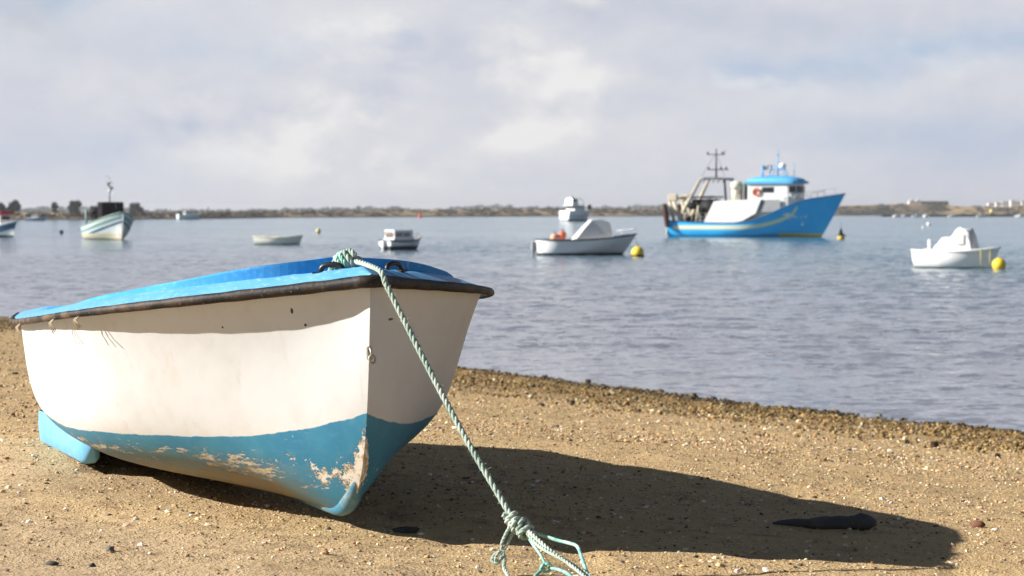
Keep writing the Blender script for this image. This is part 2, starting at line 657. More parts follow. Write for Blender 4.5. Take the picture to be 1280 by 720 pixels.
# real ripples in the part of the water one can make them out on
wx = axis([(-5000, -400, 920), (-400, -70, 30), (-70, -34, .9), (-34, 44, .17), (44, 80, .9), (80, 400, 30), (400, 5000, 920)])
wy = axis([(4, 14, 2), (14, 75, .13), (75, 140, .22), (140, 235, .36), (235, 300, 2), (300, 900, 60), (900, 6500, 700)])
WX, WY = np.meshgrid(wx, wy)
WZ = np.zeros_like(WX)
wr_ = np.random.default_rng(77)
for k_ in range(46):
    lam = math.exp(wr_.uniform(math.log(.55), math.log(3.4)))
    ang = wr_.normal(-.55, .75)
    kx, ky = 2 * math.pi / lam * math.sin(ang), -2 * math.pi / lam * math.cos(ang)
    sl_ = .030 * wr_.uniform(.6, 1.4) * (1.0 if lam < 1.2 else (.7 if lam < 2 else .4))
    ph_ = kx * WX + ky * WY + wr_.uniform(0, 6.28)
    WZ += sl_ * lam / (2 * math.pi) * np.sin(ph_ + .35 * np.sin(ph_ * .5 + k_))
calm_ = .80 + .7 * vnoise(WX * .035 + 4, WY * .012) + .25 * vnoise(WX * .11, WY * .05 + 9)
calm_ = calm_ * np.interp(WY, [60, 170], [1.0, .62])
offs = (WX - SH0[0]) * SHN[0] + (WY - SH0[1]) * SHN[1]
msk = np.clip((offs + 1) / 9, .10, 1) * np.clip((WX + 34) / 6, 0, 1) * np.clip((44 - WX) / 6, 0, 1) * np.clip((WY - 14) / 4, 0, 1) * np.clip((235 - WY) / 60, 0, 1)
WZ *= msk * np.clip(calm_, .25, 1.4)
wn_, wm_ = WX.shape
wi = np.arange(wn_ * wm_).reshape(wn_, wm_)
water = np_mesh('water', np.stack([WX, WY, WZ], -1).reshape(-1, 3), np.stack([wi[:-1, :-1], wi[:-1, 1:], wi[1:, 1:], wi[1:, :-1]], -1).reshape(-1, 4), m_water)
tag(water, kind='structure')

# ------------------------------------------------------------------ far shore
BANK = [(-900, 276, 262), (-300, 275.5, 263), (0, 275, 264.5), (100, 275, 265.5), (200, 274, 265.5), (260, 273.5, 264.5), (350, 272, 264.3), (450, 271.5, 263.3), (560, 271, 261.8),
        (640, 270.6, 260.8), (800, 270.3, 261.2), (900, 269.7, 258.5), (1045, 269.4, 256.5), (1110, 269.2, 254.0), (1180, 269.1, 255.5), (1230, 269.1, 258.0), (1290, 269.1, 257.5), (1600, 269, 257), (2200, 269, 258)]
bp = np.array(BANK)


def bank_at(px):
    yw = np.interp(px, bp[:, 0], bp[:, 1])
    d = CAMZ * F / (yw - HY)
    crest = CAMZ + (HY - np.interp(px, bp[:, 0], bp[:, 2])) * (d + 45) / F
    return d, np.maximum(crest, .8)


pxs = np.linspace(-880, 2180, 600)
rows = []
for px in pxs:
    d, crest = bank_at(px)
    crest = crest * (.94 + .10 * float(vnoise(px * .030, 2.2)) + .05 * float(vnoise(px * .16, 5.2)))
    row = []
    for q, hq in ((-6, -.6), (0, .04), (5, .75), (14, .25 * crest + .5), (26, .55 * crest), (38, .85 * crest), (48, crest), (90, crest * .92), (240, crest * .55), (900, 1.2), (2500, 1.0)):
        dd = d + q + (8 * float(vnoise(px * .06, q * .1)) if q < 100 else 0)
        row.append(((px - 640) / F * dd, dd, hq))
    rows.append(row)
mb = MB()
mb.grid(np.array(rows), smooth=True)
m_bank, nt, b = new_mat('salt_marsh')
co = nt.coord('Object')
n1 = nt.noise(nt.mapping(co, (1, .6, 4)), .02, 6, .65)
n2 = nt.noise(co, .35, 5, .7)
z = nt.sep(co)[2]
g = nt.mix(nt.step(n1, .42, .6), (.36, .25, .12, 1), (.20, .15, .075, 1))
g = nt.mix(nt.step(n2, .45, .7), g, (.46, .33, .17, 1))
g = nt.mix(nt.step(z, 1.3, .4), g, (.042, .036, .028, 1))
nt.put(b.inputs['Base Color'], g)
b.inputs['Roughness'].default_value = 1.0
nt.put(b.inputs['Normal'], nt.bump(n2, 1.0, 1.2))
o = mb.build('terrain', m_bank)
tag(o, kind='structure')

# foliage helpers: many small leaf cards through a volume


def leaf_cloud(name, centers, size, cols, mat, parent=None):
    n = len(centers)
    N = RNG.normal(size=(n, 3))
    N /= np.linalg.norm(N, axis=1)[:, None]
    U = np.cross(N, RNG.normal(size=(n, 3)))
    U /= np.linalg.norm(U, axis=1)[:, None]
    W = np.cross(N, U)
    s = np.asarray(size)[:, None] * RNG.uniform(.6, 1.3, (n, 1))
    V = np.stack([centers - U * s, centers - W * s * .55 + N * s * .15, centers + U * s, centers + W * s * .55 + N * s * .15], 1)
    Fq = np.arange(n * 4).reshape(n, 4)
    C = np.repeat(np.concatenate([cols, np.ones((n, 1))], 1), 4, axis=0)
    return np_mesh(name, V.reshape(-1, 3), Fq, mat, C, smooth=False, parent=parent)


m_leaf, nt, b = new_mat('foliage')
nt.put(b.inputs['Base Color'], nt.attr('tint', 'Color'))
b.inputs['Roughness'].default_value = .8
b.inputs['Specular IOR Level'].default_value = .2
m_bark = paint('bark', (.10, .075, .055), .9, .2, 2.0)


def leaf_cols(n, c, var=.3):
    return np.clip(np.array(c)[None] * RNG.uniform(1 - var, 1 + var, (n, 1)) * RNG.uniform(.9, 1.1, (n, 3)), .005, .5)


def tree(px, row_top, w_px, label, col, seed):
    rs = np.random.default_rng(seed)
    d, _ = bank_at(px)
    d = float(d) + 30
    k = d / F
    X = (px - 640) * k
    top = CAMZ + (HY - row_top) * k
    base = 1.0
    H = top - base
    Rw = w_px * k / 2
    t = thing('pine_tree', label, 'tree', (X, d, base), 0, 'trees on the far shore')
    mb = MB()
    mb.tube([(0, 0, -1), (.1, 0, H * .25), (-.1, .1, H * .5), (.05, 0, H * .8)], [H * .045, H * .038, H * .028, H * .01], 7)
    for q in range(6):
        a = rs.uniform(0, 6.28)
        z0 = H * rs.uniform(.3, .55)
        mb.tube([(0, 0, z0), (Rw * .4 * math.cos(a), Rw * .4 * math.sin(a), z0 + H * .12), (Rw * .75 * math.cos(a), Rw * .75 * math.sin(a), z0 + H * .2)], [H * .016, H * .012, H * .005], 5)
    mb.build('trunk', m_bark, t)
    cen = []
    for q in range(26):
        a = rs.uniform(0, 6.28)
        r = Rw * .74 * rs.random() ** .5
        zz = H * (.30 + .56 * rs.random())
        lim = 1 - max(0, (zz / H - .6) / .55)
        c = np.array([r * math.cos(a) * lim, r * math.sin(a) * lim, zz])
        rr = Rw * rs.uniform(.28, .48)
        v = rs.normal(size=(150, 3))
        v = v / np.linalg.norm(v, axis=1)[:, None] * (rs.random((150, 1)) ** .4) * rr * np.array([1, 1, .75])
        v = v + c
        cen.append(v)
    cen = np.concatenate(cen)
    cen[:, 2] = np.minimum(cen[:, 2], H)
    leaf_cloud('crown', cen, np.full(len(cen), Rw * .10), leaf_cols(len(cen), col), m_leaf, t)


tree(2, 253.5, 20, 'tree at the far shore behind the red roofed boat, half out of the picture', (.045, .060, .050), 1)
tree(18, 249.8, 19, 'round dark crowned tree just past the bow of the red roofed boat', (.036, .050, .042), 2)
tree(69, 251.0, 11, 'narrow dark tree standing alone between two wide ones on the shore', (.045, .055, .055), 3)
tree(94, 250.2, 21, 'wide grey green tree behind the stern of the striped fishing boat', (.062, .078, .072), 4)
tree(170, 252.8, 19, 'pale wide tree just past the bow of the striped fishing boat', (.070, .085, .080), 5)

# scrub along the far bank
cen, siz, cc = [], [], []
for px in np.arange(-500, 1800, 1.1):
    d, crest = bank_at(px)
    d = float(d)
    k = d / F
    dens = .75 + 1.2 * float(vnoise(px * .09, 1.7))
    if px < 330:
        hh, col = RNG.uniform(2.4, 4.6) * k / .29 * .7, (.062, .052, .040)
    elif px < 860:
        hh, col = RNG.uniform(1.2, 3.0) * k / .55 * .5, (.070, .058, .042)
    else:
        hh, col = RNG.uniform(.8, 2.0) * k / .75 * .6, (.085, .072, .045)
        dens *= .6
    if RNG.random() > dens:
        continue
    m = 26
    q = RNG.uniform(6, 46)
    if px < 330:
        q = RNG.uniform(3, 30)
    z0 = float(np.interp(q, [0, 14, 26, 38, 48], [0, .25 * crest + .5, .55 * crest, .85 * crest, crest]))
    w = RNG.uniform(1.2, 4.5) * k
    v = RNG.normal(size=(m, 3)) * np.array([w * .8, w * .5, hh * .26])
    v[:, 2] = np.abs(v[:, 2]) + z0
    v[:, 0] += (px - 640) * k * (1 + q / d)
    v[:, 1] += d + q
    cen.append(v)
    siz.append(np.full(m, .7 * k / .5))
    cc.append(leaf_cols(m, col, .45))
cen = np.concatenate(cen)
o = leaf_cloud('scrub', cen, np.concatenate(siz), np.concatenate(cc), m_leaf)
tag(o, 'low brown scrub and reeds all along the far shore', 'scrub', kind='stuff')

# wood far inland, a pale line over the marsh
cen, siz = [], []
for px in np.arange(-400, 1700, 1.3):
    hgt = 5.5 + 7.5 * max(0, float(vnoise(px * .021, 8.8)) + .12) + 5 * float(vnoise(px * .2, 3.1))
    if 560 < px < 980:
        hgt += 4.5
    D = 2900 + 120 * RNG.random()
    m = 22
    v = RNG.random((m, 3)) * np.array([5.5, 40, 1])
    v[:, 0] += (px - 640) / F * D
    v[:, 1] += D
    v[:, 2] = 1 + v[:, 2] * max(hgt, 2.0)
    cen.append(v)
    siz.append(np.full(m, 1.9))
cen = np.concatenate(cen)
o = leaf_cloud('woods', cen, np.concatenate(siz), leaf_cols(len(cen), (.06, .075, .06)), m_leaf)
tag(o, 'distant line of woods beyond the marsh', 'woods', kind='stuff')

# ------------------------------------------------------------------ the beached boat
FIT = [22.4361, 1.7442, -1.2897, -0.491, 7.4, 4.209, 0.9184, 0.6136, 0.3502, 2.2889, 0.8084, 0.9255, 0.7707, 0.8049, 0.1579, 0.5181, 0.0011, 1.0, 0.2213, 0.9487, 0.3, 0.3844]
(THETA, HEEL, TRIM, BX, BY, BL, BMAX, BT, SM, PP, QQ, HS0, HS1, HS2, RAKE, UF, KEND, P1V, P1W, P2V, P2W, BOWV) = FIT
NS, NQ = 110, 46


def sheer(s):
    s = np.asarray(s, float)
    a = np.clip(s / SM, 0, 1)
    bb = BMAX * (1 - (1 - a) ** PP) ** (1 / QQ)
    r = np.clip((s - SM) / (1 - SM), 0, 1)
    bb = np.where(s > SM, BMAX - (BMAX - BT) * r ** 2, bb)
    hs = HS0 * (1 - s) * (1 - 2 * s) + HS1 * 4 * s * (1 - s) + HS2 * s * (2 * s - 1) - .075 * np.clip((s - .42) / .58, 0, 1) ** 1.6
    return BL * s, bb, hs


s = np.linspace(0, 1, NS) ** 1.4
us, bb, hs = sheer(s)
Bz = np.array([[0, HS0], [RAKE * .55, HS0 * .45], [RAKE, 0.0], [UF, 0.0], [BL * .6, 0.0], [BL * .97, KEND]])
tt = np.linspace(0, 1, 400)[:, None]
c1 = (1 - tt) ** 3 * Bz[0] + 3 * (1 - tt) ** 2 * tt * Bz[1] + 3 * (1 - tt) * tt * tt * Bz[2] + tt ** 3 * Bz[3]
c2 = (1 - tt) ** 2 * Bz[3] + 2 * (1 - tt) * tt * Bz[4] + tt * tt * Bz[5]
cc = np.vstack([c1, c2[1:]])
al = np.r_[0, np.cumsum(np.linalg.norm(np.diff(cc, axis=0), axis=1))]
uk = np.interp(s ** .85, al / al[-1], cc[:, 0])
wk = np.interp(s ** .85, al / al[-1], cc[:, 1])
m_ = np.clip(s / .45, 0, 1)
m_ = m_ * m_ * (3 - 2 * m_)
p1v = .30 + (P1V - .30) * m_
p1w = .35 + (P1W - .35) * m_
p2v = BOWV + (P2V - BOWV) * m_
p2w = .72 + (P2W - .72) * m_
q = np.linspace(0, 1, NQ)[None, :]
bez = lambda a, b_, c_, e: (1 - q) ** 3 * a[:, None] + 3 * (1 - q) ** 2 * q * b_[:, None] + 3 * (1 - q) * q * q * c_[:, None] + q ** 3 * e[:, None]
hh = hs - wk
HV = bez(np.zeros(NS), p1v * bb, p2v * bb, bb)
HW = bez(wk, wk + p1w * hh, wk + p2w * hh, hs)
HU = bez(uk, uk + (us - uk) * .33, uk + (us - uk) * .67, us)

th, he, tr = R(THETA), R(HEEL), R(TRIM)


def local_vec(u, v, w):
    v2 = v * math.cos(he) + w * math.sin(he)
    w2 = w * math.cos(he) - v * math.sin(he)
    u2 = u * math.cos(tr) - w2 * math.sin(tr)
    w3 = w2 * math.cos(tr) + u * math.sin(tr)
    return Vector((-u2 * math.sin(th) - v2 * math.cos(th), u2 * math.cos(th) - v2 * math.sin(th), w3))


ZOFF = 1.0 + 0.4258
BM = Matrix.Identity(4)
for k_, e_ in enumerate(((1, 0, 0), (0, 1, 0), (0, 0, 1))):
    cv = local_vec(*e_)
    for r_ in range(3):
        BM[r_][k_] = cv[r_]
BM.translation = Vector((BX, BY, ZOFF))
# let the lowest point rest a little in the sand
wz = np.array(BM.to_3x3())[2]
zz = np.minimum(wz[0] * HU + wz[1] * HV + wz[2] * HW, wz[0] * HU - wz[1] * HV + wz[2] * HW)
BM.translation.z += 1.333 - (zz.min() + ZOFF)

boat = thing('rowing_boat', 'white and blue wooden rowing boat pulled up on the sand, rope over its bow', 'boat')
boat.matrix_world = BM


def bw(u, v, w):
    return BM @ Vector((u, v, w))


# hull paint: white above a blue bottom, worn through at the stem and along the bilge
m_hull, nt, b = new_mat('hull_paint')
co = nt.coord('Object')
pl = nt.attr('paint_line')
u_, v_, w_ = nt.sep(co)
e1 = nt.noise(co, 6.0, 5, .6)
e2 = nt.noise(co, 34.0, 6, .65)
line = nt.add(pl, nt.add(nt.mul(nt.sub(e1, .5), .020), nt.mul(nt.sub(e2, .5), .009)))
isblue = nt.step(line, .0025, -.0025)
white = nt.mix(nt.step(e1, .42, .78), (.630, .640, .640, 1), (.585, .585, .575, 1))
stain = nt.noise(nt.mapping(co, (2.2, 2.2, .35)), 3.5, 6, .65)
white = nt.mix(nt.mul(nt.step(stain, .55, .8), .30), white, (.55, .45, .33, 1))
low = nt.mul(nt.step(pl, .10, .0), nt.step(e2, .4, .7))
white = nt.mix(nt.mul(low, .22), white, (.60, .47, .32, 1))
runs = nt.noise(nt.mapping(co, (9.0, 9.0, .5)), 2.0, 5, .7)
white = nt.mix(nt.mul(nt.mul(nt.step(runs, .56, .74), nt.step(v_, .0, .02)), .22), white, (.42, .33, .22, 1))
blot = nt.noise(co, 2.1, 7, .62)
white = nt.mix(nt.mul(nt.step(blot, .5, .72), .20), white, (.52, .46, .39, 1))
scuf = nt.noise(nt.mapping(co, (1.2, 1.2, 9.0), (0, .12, .0)), 3.1, 7, .72)
white = nt.mix(nt.mul(nt.step(scuf, .66, .72), .30), white, (.36, .36, .36, 1))
# scratches
sc1 = nt.noise(nt.mapping(co, (3, 3, 40), (.0, .10, .0)), 2.2, 5, .6)
white = nt.mix(nt.mul(nt.step(sc1, .70, .74), .35), white, (.45, .40, .35, 1))


def spot(p, r, stretch=(1, 1, 1)):
    dv = nt.vmath('MULTIPLY', nt.vmath('SUBTRACT', co, p), stretch)
    dl = nt.add(nt.vmath('LENGTH', dv), nt.mul(nt.sub(e2, .5), r * .9))
    return nt.step(dl, r, r * .8)


for p, r, st_ in (((.269, .228, .819), .011, (1.9, 1.9, .75)), ((.244, .184, .763), .007, (1, 1, 1)), ((.02, .012, .83), .007, (1, 1, 1)),
                  ((.199, -.141, .77), .012, (.5, .5, 2.2)), ((.9, .80, .62), .006, (1, 1, 1)), ((.5, .44, .76), .005, (1, 1, 1)), ((.75, .63, .40), .006, (1, 1, 1))):
    white = nt.mix(spot(p, r, st_), white, (.06, .055, .05, 1))
blue = nt.mix(nt.step(e1, .3, .7), (.030, .185, .31, 1), (.042, .225, .35, 1))
blue = nt.mix(nt.mul(nt.step(e2, .5, .75), .4), blue, (.09, .29, .38, 1))
ground_col = nt.mix(nt.step(e2, .47, .62), (.74, .70, .62, 1), (.46, .32, .15, 1))
peel = nt.attr('peel')
pn = nt.noise(co, 24.0, 9, .78)
pn2 = nt.noise(nt.mapping(co, (1.0, 1.6, 5.0), (0, .22, 0)), 9.0, 9, .76)
pe = nt.step(nt.add(pn, nt.mul(peel, .25)), .69, .71)
stk = nt.attr('scrape')
pe2 = nt.step(nt.add(pn2, nt.mul(stk, .20)), .69, .71)
pe3 = nt.step(nt.add(nt.noise(co, 16.0, 7, .72), nt.mul(nt.math('EXPONENT', nt.mul(nt.vmath('DISTANCE', co, (.42, .2, .27)), -7.0)), .10)), .72, .74)
blue = nt.mix(nt.mul(pe3, .85), blue, (.66, .68, .66, 1))
mot = nt.noise(nt.mapping(co, (1.5, 1.5, 4)), 5.0, 8, .75)
blue = nt.mix(nt.mul(nt.step(mot, .5, .68), .45), blue, (.10, .25, .31, 1))
scb = nt.noise(nt.mapping(co, (1.0, 1.0, 16.0), (0, .2, 0)), 5.0, 8, .75)
blue = nt.mix(nt.mul(nt.step(scb, .64, .68), .7), blue, (.50, .52, .46, 1))
blue = nt.mix(pe2, blue, nt.mix(nt.step(e2, .42, .6), (.72, .69, .60, 1), (.52, .42, .26, 1)))
blue = nt.mix(pe, blue, ground_col)
olive = nt.attr('keel_dirt_and_bounce')  # olive-tan on the lower hull: dirt plus light bounced off the sand, painted in
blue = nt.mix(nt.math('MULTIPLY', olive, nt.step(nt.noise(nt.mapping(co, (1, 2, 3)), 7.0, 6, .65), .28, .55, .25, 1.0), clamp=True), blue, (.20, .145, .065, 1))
nt.put(b.inputs['Base Color'], nt.mix(isblue, white, blue))
nt.put(b.inputs['Roughness'], nt.add(.38, nt.mul(e2, .25)))
b.inputs['Specular IOR Level'].default_value = .4
chip = nt.mul(nt.math('MAXIMUM', pe, pe2), isblue)
nn = nt.bump(nt.math('SUBTRACT', 1.0, chip), 1.0, .006)
nn = nt.bump(nt.noise(co, 2.4, 3, .5), .5, .014, nn)
nt.put(b.inputs['Normal'], nt.bump(e2, .35, .0015, nn))

mb = MB()
A_pl, A_pe, A_st, A_ol = [], [], [], []
wb = .294 + .135 * np.exp(-(HU - .10) / .33) + .012 * np.exp(-((HU - 1.3) / .5) ** 2)
for sg in (1, -1):
    Vv = HV * sg
    mb.grid(np.stack([HU, Vv, HW], -1), flip=(sg > 0))
    A_pl.append((HW - wb).ravel())
    # worn at the forefoot
    win = 1 / (1 + np.exp(-(HW - .10) / .02)) / (1 + np.exp((HW - .31) / .02))
    pe_ = 1.2 * np.exp(-(HV / .050) ** 2) * win + .95 * np.exp(-((HV - .10) ** 2 / .0035 + (HW - .175) ** 2 / .0025)) + .55 * np.exp(-((HV - .22) ** 2 / .008 + (HW - .235) ** 2 / .002)) \
        + .62 * np.exp(-(HV / .02) ** 2) / (1 + np.exp((HW - .40) / .02))
    if sg < 0:
        pe_ = pe_ * np.where(HV > .03, .45, 1)
    A_pe.append(pe_.ravel())
    st_ = 1.0 * np.exp(-((HU - .72) ** 2 / .05 + (HW - .175) ** 2 / .0035)) + .95 * np.exp(-((HU - 1.5) ** 2 / .8 + (HW - .235) ** 2 / .0030)) + .6 * np.exp(-((HU - .42) ** 2 / .01 + (HW - .13) ** 2 / .004))
    A_st.append((st_ * (1 if sg > 0 else .25)).ravel())
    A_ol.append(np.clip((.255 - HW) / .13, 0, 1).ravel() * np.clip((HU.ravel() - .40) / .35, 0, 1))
# transom
Tr = []
for f_ in np.linspace(1, -1, 15):
    Tr.append(np.stack([HU[-1], HV[-1] * f_, HW[-1]], -1))
mb.grid(np.array(Tr), flip=True)
nT = 15 * NQ
for A_, val in ((A_pl, .2), (A_pe, 0), (A_st, 0), (A_ol, 0)):
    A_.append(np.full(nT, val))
A_pl[-1] = np.tile(HW[-1] - .29, 15)
cat_ = lambda a_: np.concatenate(a_)
hull = mb.build('hull', m_hull, boat, {'paint_line': cat_(A_pl), 'peel': cat_(A_pe), 'scrape': cat_(A_st), 'keel_dirt_and_bounce': cat_(A_ol)})

# rounded keel bar with a blunt toe at the forefoot
mb = MB()
kp, kr = [], []
for i_ in range(NS):
    if wk[i_] < .17:
        kp.append((float(uk[i_]) + .012, 0.0, float(wk[i_]) + .028))
        kr.append(.012 + .026 * min(1.0, (.17 - float(wk[i_])) / .12))
kp = [p_ for i_, p_ in enumerate(kp)]
mb.tube(kp, kr, 12)
mb.build('keel', paint('keel_paint', (.038, .19, .30), .5, .3, 14, bump=.002, dirtcol=(.30, .28, .20)), boat)

# flat blue deck right across, from gunwale to gunwale
m_deck, nt, b = new_mat('deck_paint')
co = nt.coord('Object')
e1 = nt.noise(co, 5, 6, .6)
e2 = nt.noise(co, 45, 5, .65)
c_ = nt.mix(nt.step(e1, .35, .7), (.10, .36, .66, 1), (.15, .42, .69, 1))
c_ = nt.mix(nt.mul(nt.step(e2, .52, .66), .55), c_, (.36, .56, .70, 1))
c_ = nt.mix(nt.step(nt.noise(co, 14, 8, .72), .66, .70), c_, (.50, .56, .56, 1))
nt.put(b.inputs['Base Color'], c_)
b.inputs['Roughness'].default_value = .5
nt.put(b.inputs['Normal'], nt.bump(e2, .4, .002))
mb = MB()
G = []
fs_ = np.concatenate([np.linspace(1, .7, 14), np.linspace(.6, -.6, 9), np.linspace(-.7, -1, 14)])
for f_ in fs_:
    G.append(np.stack([us - .02 * (1 - s) ** 6, (bb + .028) * f_, hs + .012 + .056 * np.clip((bb + .028) * (1 - abs(f_)) / .135, 0, 1) ** .9 * (1 - .55 * s)], -1))
mb.grid(np.array(G), flip=False)
mb.grid(np.array(G) * np.array([1, 1, 1]) - np.array([0, 0, .022]), flip=True)
mb.build('deck', m_deck, boat)

# raised cover with a pointed front
m_cover, nt, b = new_mat('cover_paint')
co = nt.coord('Object')
e1 = nt.noise(co, 4, 6, .6)
e2 = nt.noise(co, 40, 5, .6)
c_ = nt.mix(nt.step(e1, .35, .7), (.035, .28, .64, 1), (.065, .34, .68, 1))
c_ = nt.mix(nt.mul(nt.step(e2, .5, .7), .5), c_, (.16, .44, .70, 1))
c_ = nt.mix(nt.mul(nt.step(nt.noise(co, 11, 8, .74), .60, .66), .6), c_, (.40, .55, .66, 1))
nt.put(b.inputs['Base Color'], c_)
b.inputs['Roughness'].default_value = .75
b.inputs['Specular IOR Level'].default_value = .25
nt.put(b.inputs['Normal'], nt.bump(e1, .3, .01))
mb = MB()
uu = .37 + (BL - .55) * np.linspace(0, 1, 90) ** 1.8
_, bu, hu = sheer(uu / BL)
hc = np.interp(uu, [.37, .7, 1.0, 1.8, BL], [.128, .094, .078, .058, .040])
prof = []
for ins, fr_ in ((.118, -.1), (.121, .5), (.126, .93), (.134, 1.0), (.19, 1.01), (.30, 1.03)):
    edge_ = np.maximum(bu - ins, .02)
    wid = edge_ * (1 - np.exp(-(np.maximum(uu - .37, 0) * 5.0 / edge_) ** 1.25))
    prof.append((wid, hu + hc * fr_))
open_ = np.clip((uu - .37) / .1, 0, 1)
ring = [np.stack([uu, w_, h_], -1) for i_, (w_, h_) in enumerate(prof)]
mid_ = np.stack([uu, uu * 0, hu + hc * 1.06], -1)
full = ring + [mid_] + [r_ * np.array([1, -1, 1]) for r_ in ring[::-1]]
mb.grid(np.array(full), flip=False, smooth=False)
mb.poly([tuple(r_[-1]) for r_ in full][::-1])
cov = mb.build('cover', m_cover, boat)

# black rubbing strake all round, worn brown towards the stern
m_rub, nt, b = new_mat('rubber_strake')
co = nt.coord('Object')
ux = nt.sep(co)[0]
e1 = nt.noise(co, 9, 6, .65)
e2 = nt.noise(co, 60, 5, .65)
wear = nt.math('MULTIPLY', nt.step(ux, .1, 1.3, .22, 1.0), nt.step(e1, .38, .62), clamp=True)
c_ = nt.mix(wear, (.009, .0085, .009, 1), (.13, .085, .055, 1))
c_ = nt.mix(nt.mul(nt.step(e2, .6, .72), .6), c_, (.28, .22, .16, 1))
nt.put(b.inputs['Base Color'], c_)
b.inputs['Roughness'].default_value = .6
b.inputs['Specular IOR Level'].default_value = .3
nt.put(b.inputs['Normal'], nt.bump(e2, .6, .004))
mb = MB()
sg_ = np.linspace(0, 1, 120) ** 1.4
ug, bg, hg = sheer(sg_)
left = [(u - .02 * (1 - q_) ** 6, v + .044, w - .002) for u, v, w, q_ in zip(ug, bg, hg, sg_)]
right = [(u_q, -v_q, w_q) for u_q, v_q, w_q in left]
pth = left[::-1] + [(-.050, .0, hg[0] - .002)] + right
pth = [p_ for i_, p_ in enumerate(pth) if i_ == 0 or (Vector(p_) - Vector(pth[i_ - 1])).length > .004]
mb.tube(pth, [(.0225 - .0085 * min(1, max(0, p_[0]) / 1.1)) * (1 + .07 * math.sin(p_[0] * 37 + p_[1] * 11) * math.sin(p_[0] * 13)) for p_ in pth], 12, scale=(.95, 1.05))
rail = mb.build('rubbing_strake', m_rub, boat)
# frayed lashing ends under the strake at the stern
for u, ln in ((1.02, .035), (1.25, .04), (2.2, .06)):
    mb = MB()
    _, bu_, hu_ = sheer(u / BL)
    for k_ in range(3):
        x0 = u + .01 * k_
        mb.tube([(x0, float(bu_) + .05, float(hu_) - .01), (x0 + .012 * k_, float(bu_) + .066, float(hu_) - .030), (x0 - .02 + .02 * k_, float(bu_) + .05, float(hu_) - .035 - ln * (.6 + .2 * k_))], .0025, 5)
    mb.build('frayed_cord', paint('old_cord', (.55, .46, .33), .9, .2, 30), rail)

# two black handles on the foredeck
m_blk = paint('black_iron', (.014, .014, .015), .38, .15, 30, bump=.001)
for (u, v, rz) in ((.20, .085, 1.0), (.265, -.185, -1.0)):
    mb = MB()
    _, _, hu_ = sheer(u / BL)
    z0 = float(hu_) + .052
    arc = []
    for k_ in range(13):
        a_ = math.pi * k_ / 12
        arc.append((.043 * math.cos(a_) * (1 if abs(math.cos(a_)) < .8 else 1.0), 0, max(.004, .004 + .030 * math.sin(a_) ** .5 if math.sin(a_) > 0 else .004)))
    mb.tube(arc, .0105, 8)
    for sx in (-1, 1):
        mb.box((sx * .052, 0, .004), (.045, .028, .009), bevel=.003)
    hnd = mb.build('grab_handle', m_blk, boat)
    hnd.location = (u, v, z0)
    hnd.rotation_euler = (0, 0, rz)

# steel eye on the stem, with a small shackle
i_ = int(np.argmin(np.abs(HW[:, 0] - .66)))
eu, ew = float(HU[i_, 0]), float(HW[i_, 0])
mb = MB()
mb.box((eu - .004, 0, ew), (.012, .022, .05), bevel=.004)
mb.tube([(eu - .002, 0, ew + .018)] + [(eu - .006 - .020 * math.sin(a_), 0, ew + .018 * math.cos(a_)) for a_ in np.linspace(.2, 2.9, 9)] + [(eu - .002, 0, ew - .018)], .0045, 7)
mb.tube([(eu - .022 + .004 * math.cos(a_), -.004 + .012 * math.sin(a_), ew - .022 + .016 * math.cos(a_)) for a_ in np.linspace(0, 6.28, 13)], .0035, 6)
mb.build('bow_eye', paint('galvanised', (.42, .38, .33), .45, .25, 40, metal=.7), boat)

# bilge keels: one each side, the near one shows below the stern quarter
m_bilge, nt, b = new_mat('bilge_keel_paint')
co = nt.coord('Object')
e1 = nt.noise(co, 9, 6, .65)
c_ = nt.mix(nt.step(e1, .35, .7), (.13, .38, .58, 1), (.17, .43, .62, 1))
c_ = nt.mix(nt.step(nt.noise(co, 24, 8, .7), .63, .66), c_, (.52, .55, .50, 1))
nt.put(b.inputs['Base Color'], c_)
b.inputs['Roughness'].default_value = .55
for sgn in (1, -1):
    mb = MB()
    G = []
    u0, u1 = (2.14, 3.42) if sgn > 0 else (1.5, 2.5)
    for k_, f_ in enumerate(np.linspace(0, 1, 25)):
        u = u0 + (u1 - u0) * f_
        rnd = math.sqrt(max(0, 1 - (max(0, .10 - f_) / .10) ** 2)) * math.sqrt(max(0, 1 - (max(0, f_ - .97) / .03) ** 2))
        zt, zb = .20, (.085 if sgn > 0 else .165)
        zb = zt - (zt - zb) * (.25 + .75 * rnd)
        vc = .655 if sgn > 0 else .53
        hw = (.05 if sgn > 0 else .022) * (.15 + .85 * rnd)
        G.append([(u, sgn * (vc - hw - .03), zt + .06), (u, sgn * (vc - hw), zt), (u, sgn * (vc - hw * .9), zb + .02), (u, sgn * (vc - hw * .5), zb), (u, sgn * (vc + hw * .5), zb), (u, sgn * (vc + hw * .9), zb + .02), (u, sgn * (vc + hw), zt - .01), (u, sgn * (vc + hw * .9), zt + .06)])
    mb.grid(np.array(G), flip=sgn > 0)
    mb.poly(G[0] if sgn > 0 else G[0][::-1])
    mb.poly(G[-1][::-1] if sgn > 0 else G[-1])
    bk = mb.build('bilge_keel', m_bilge, boat)

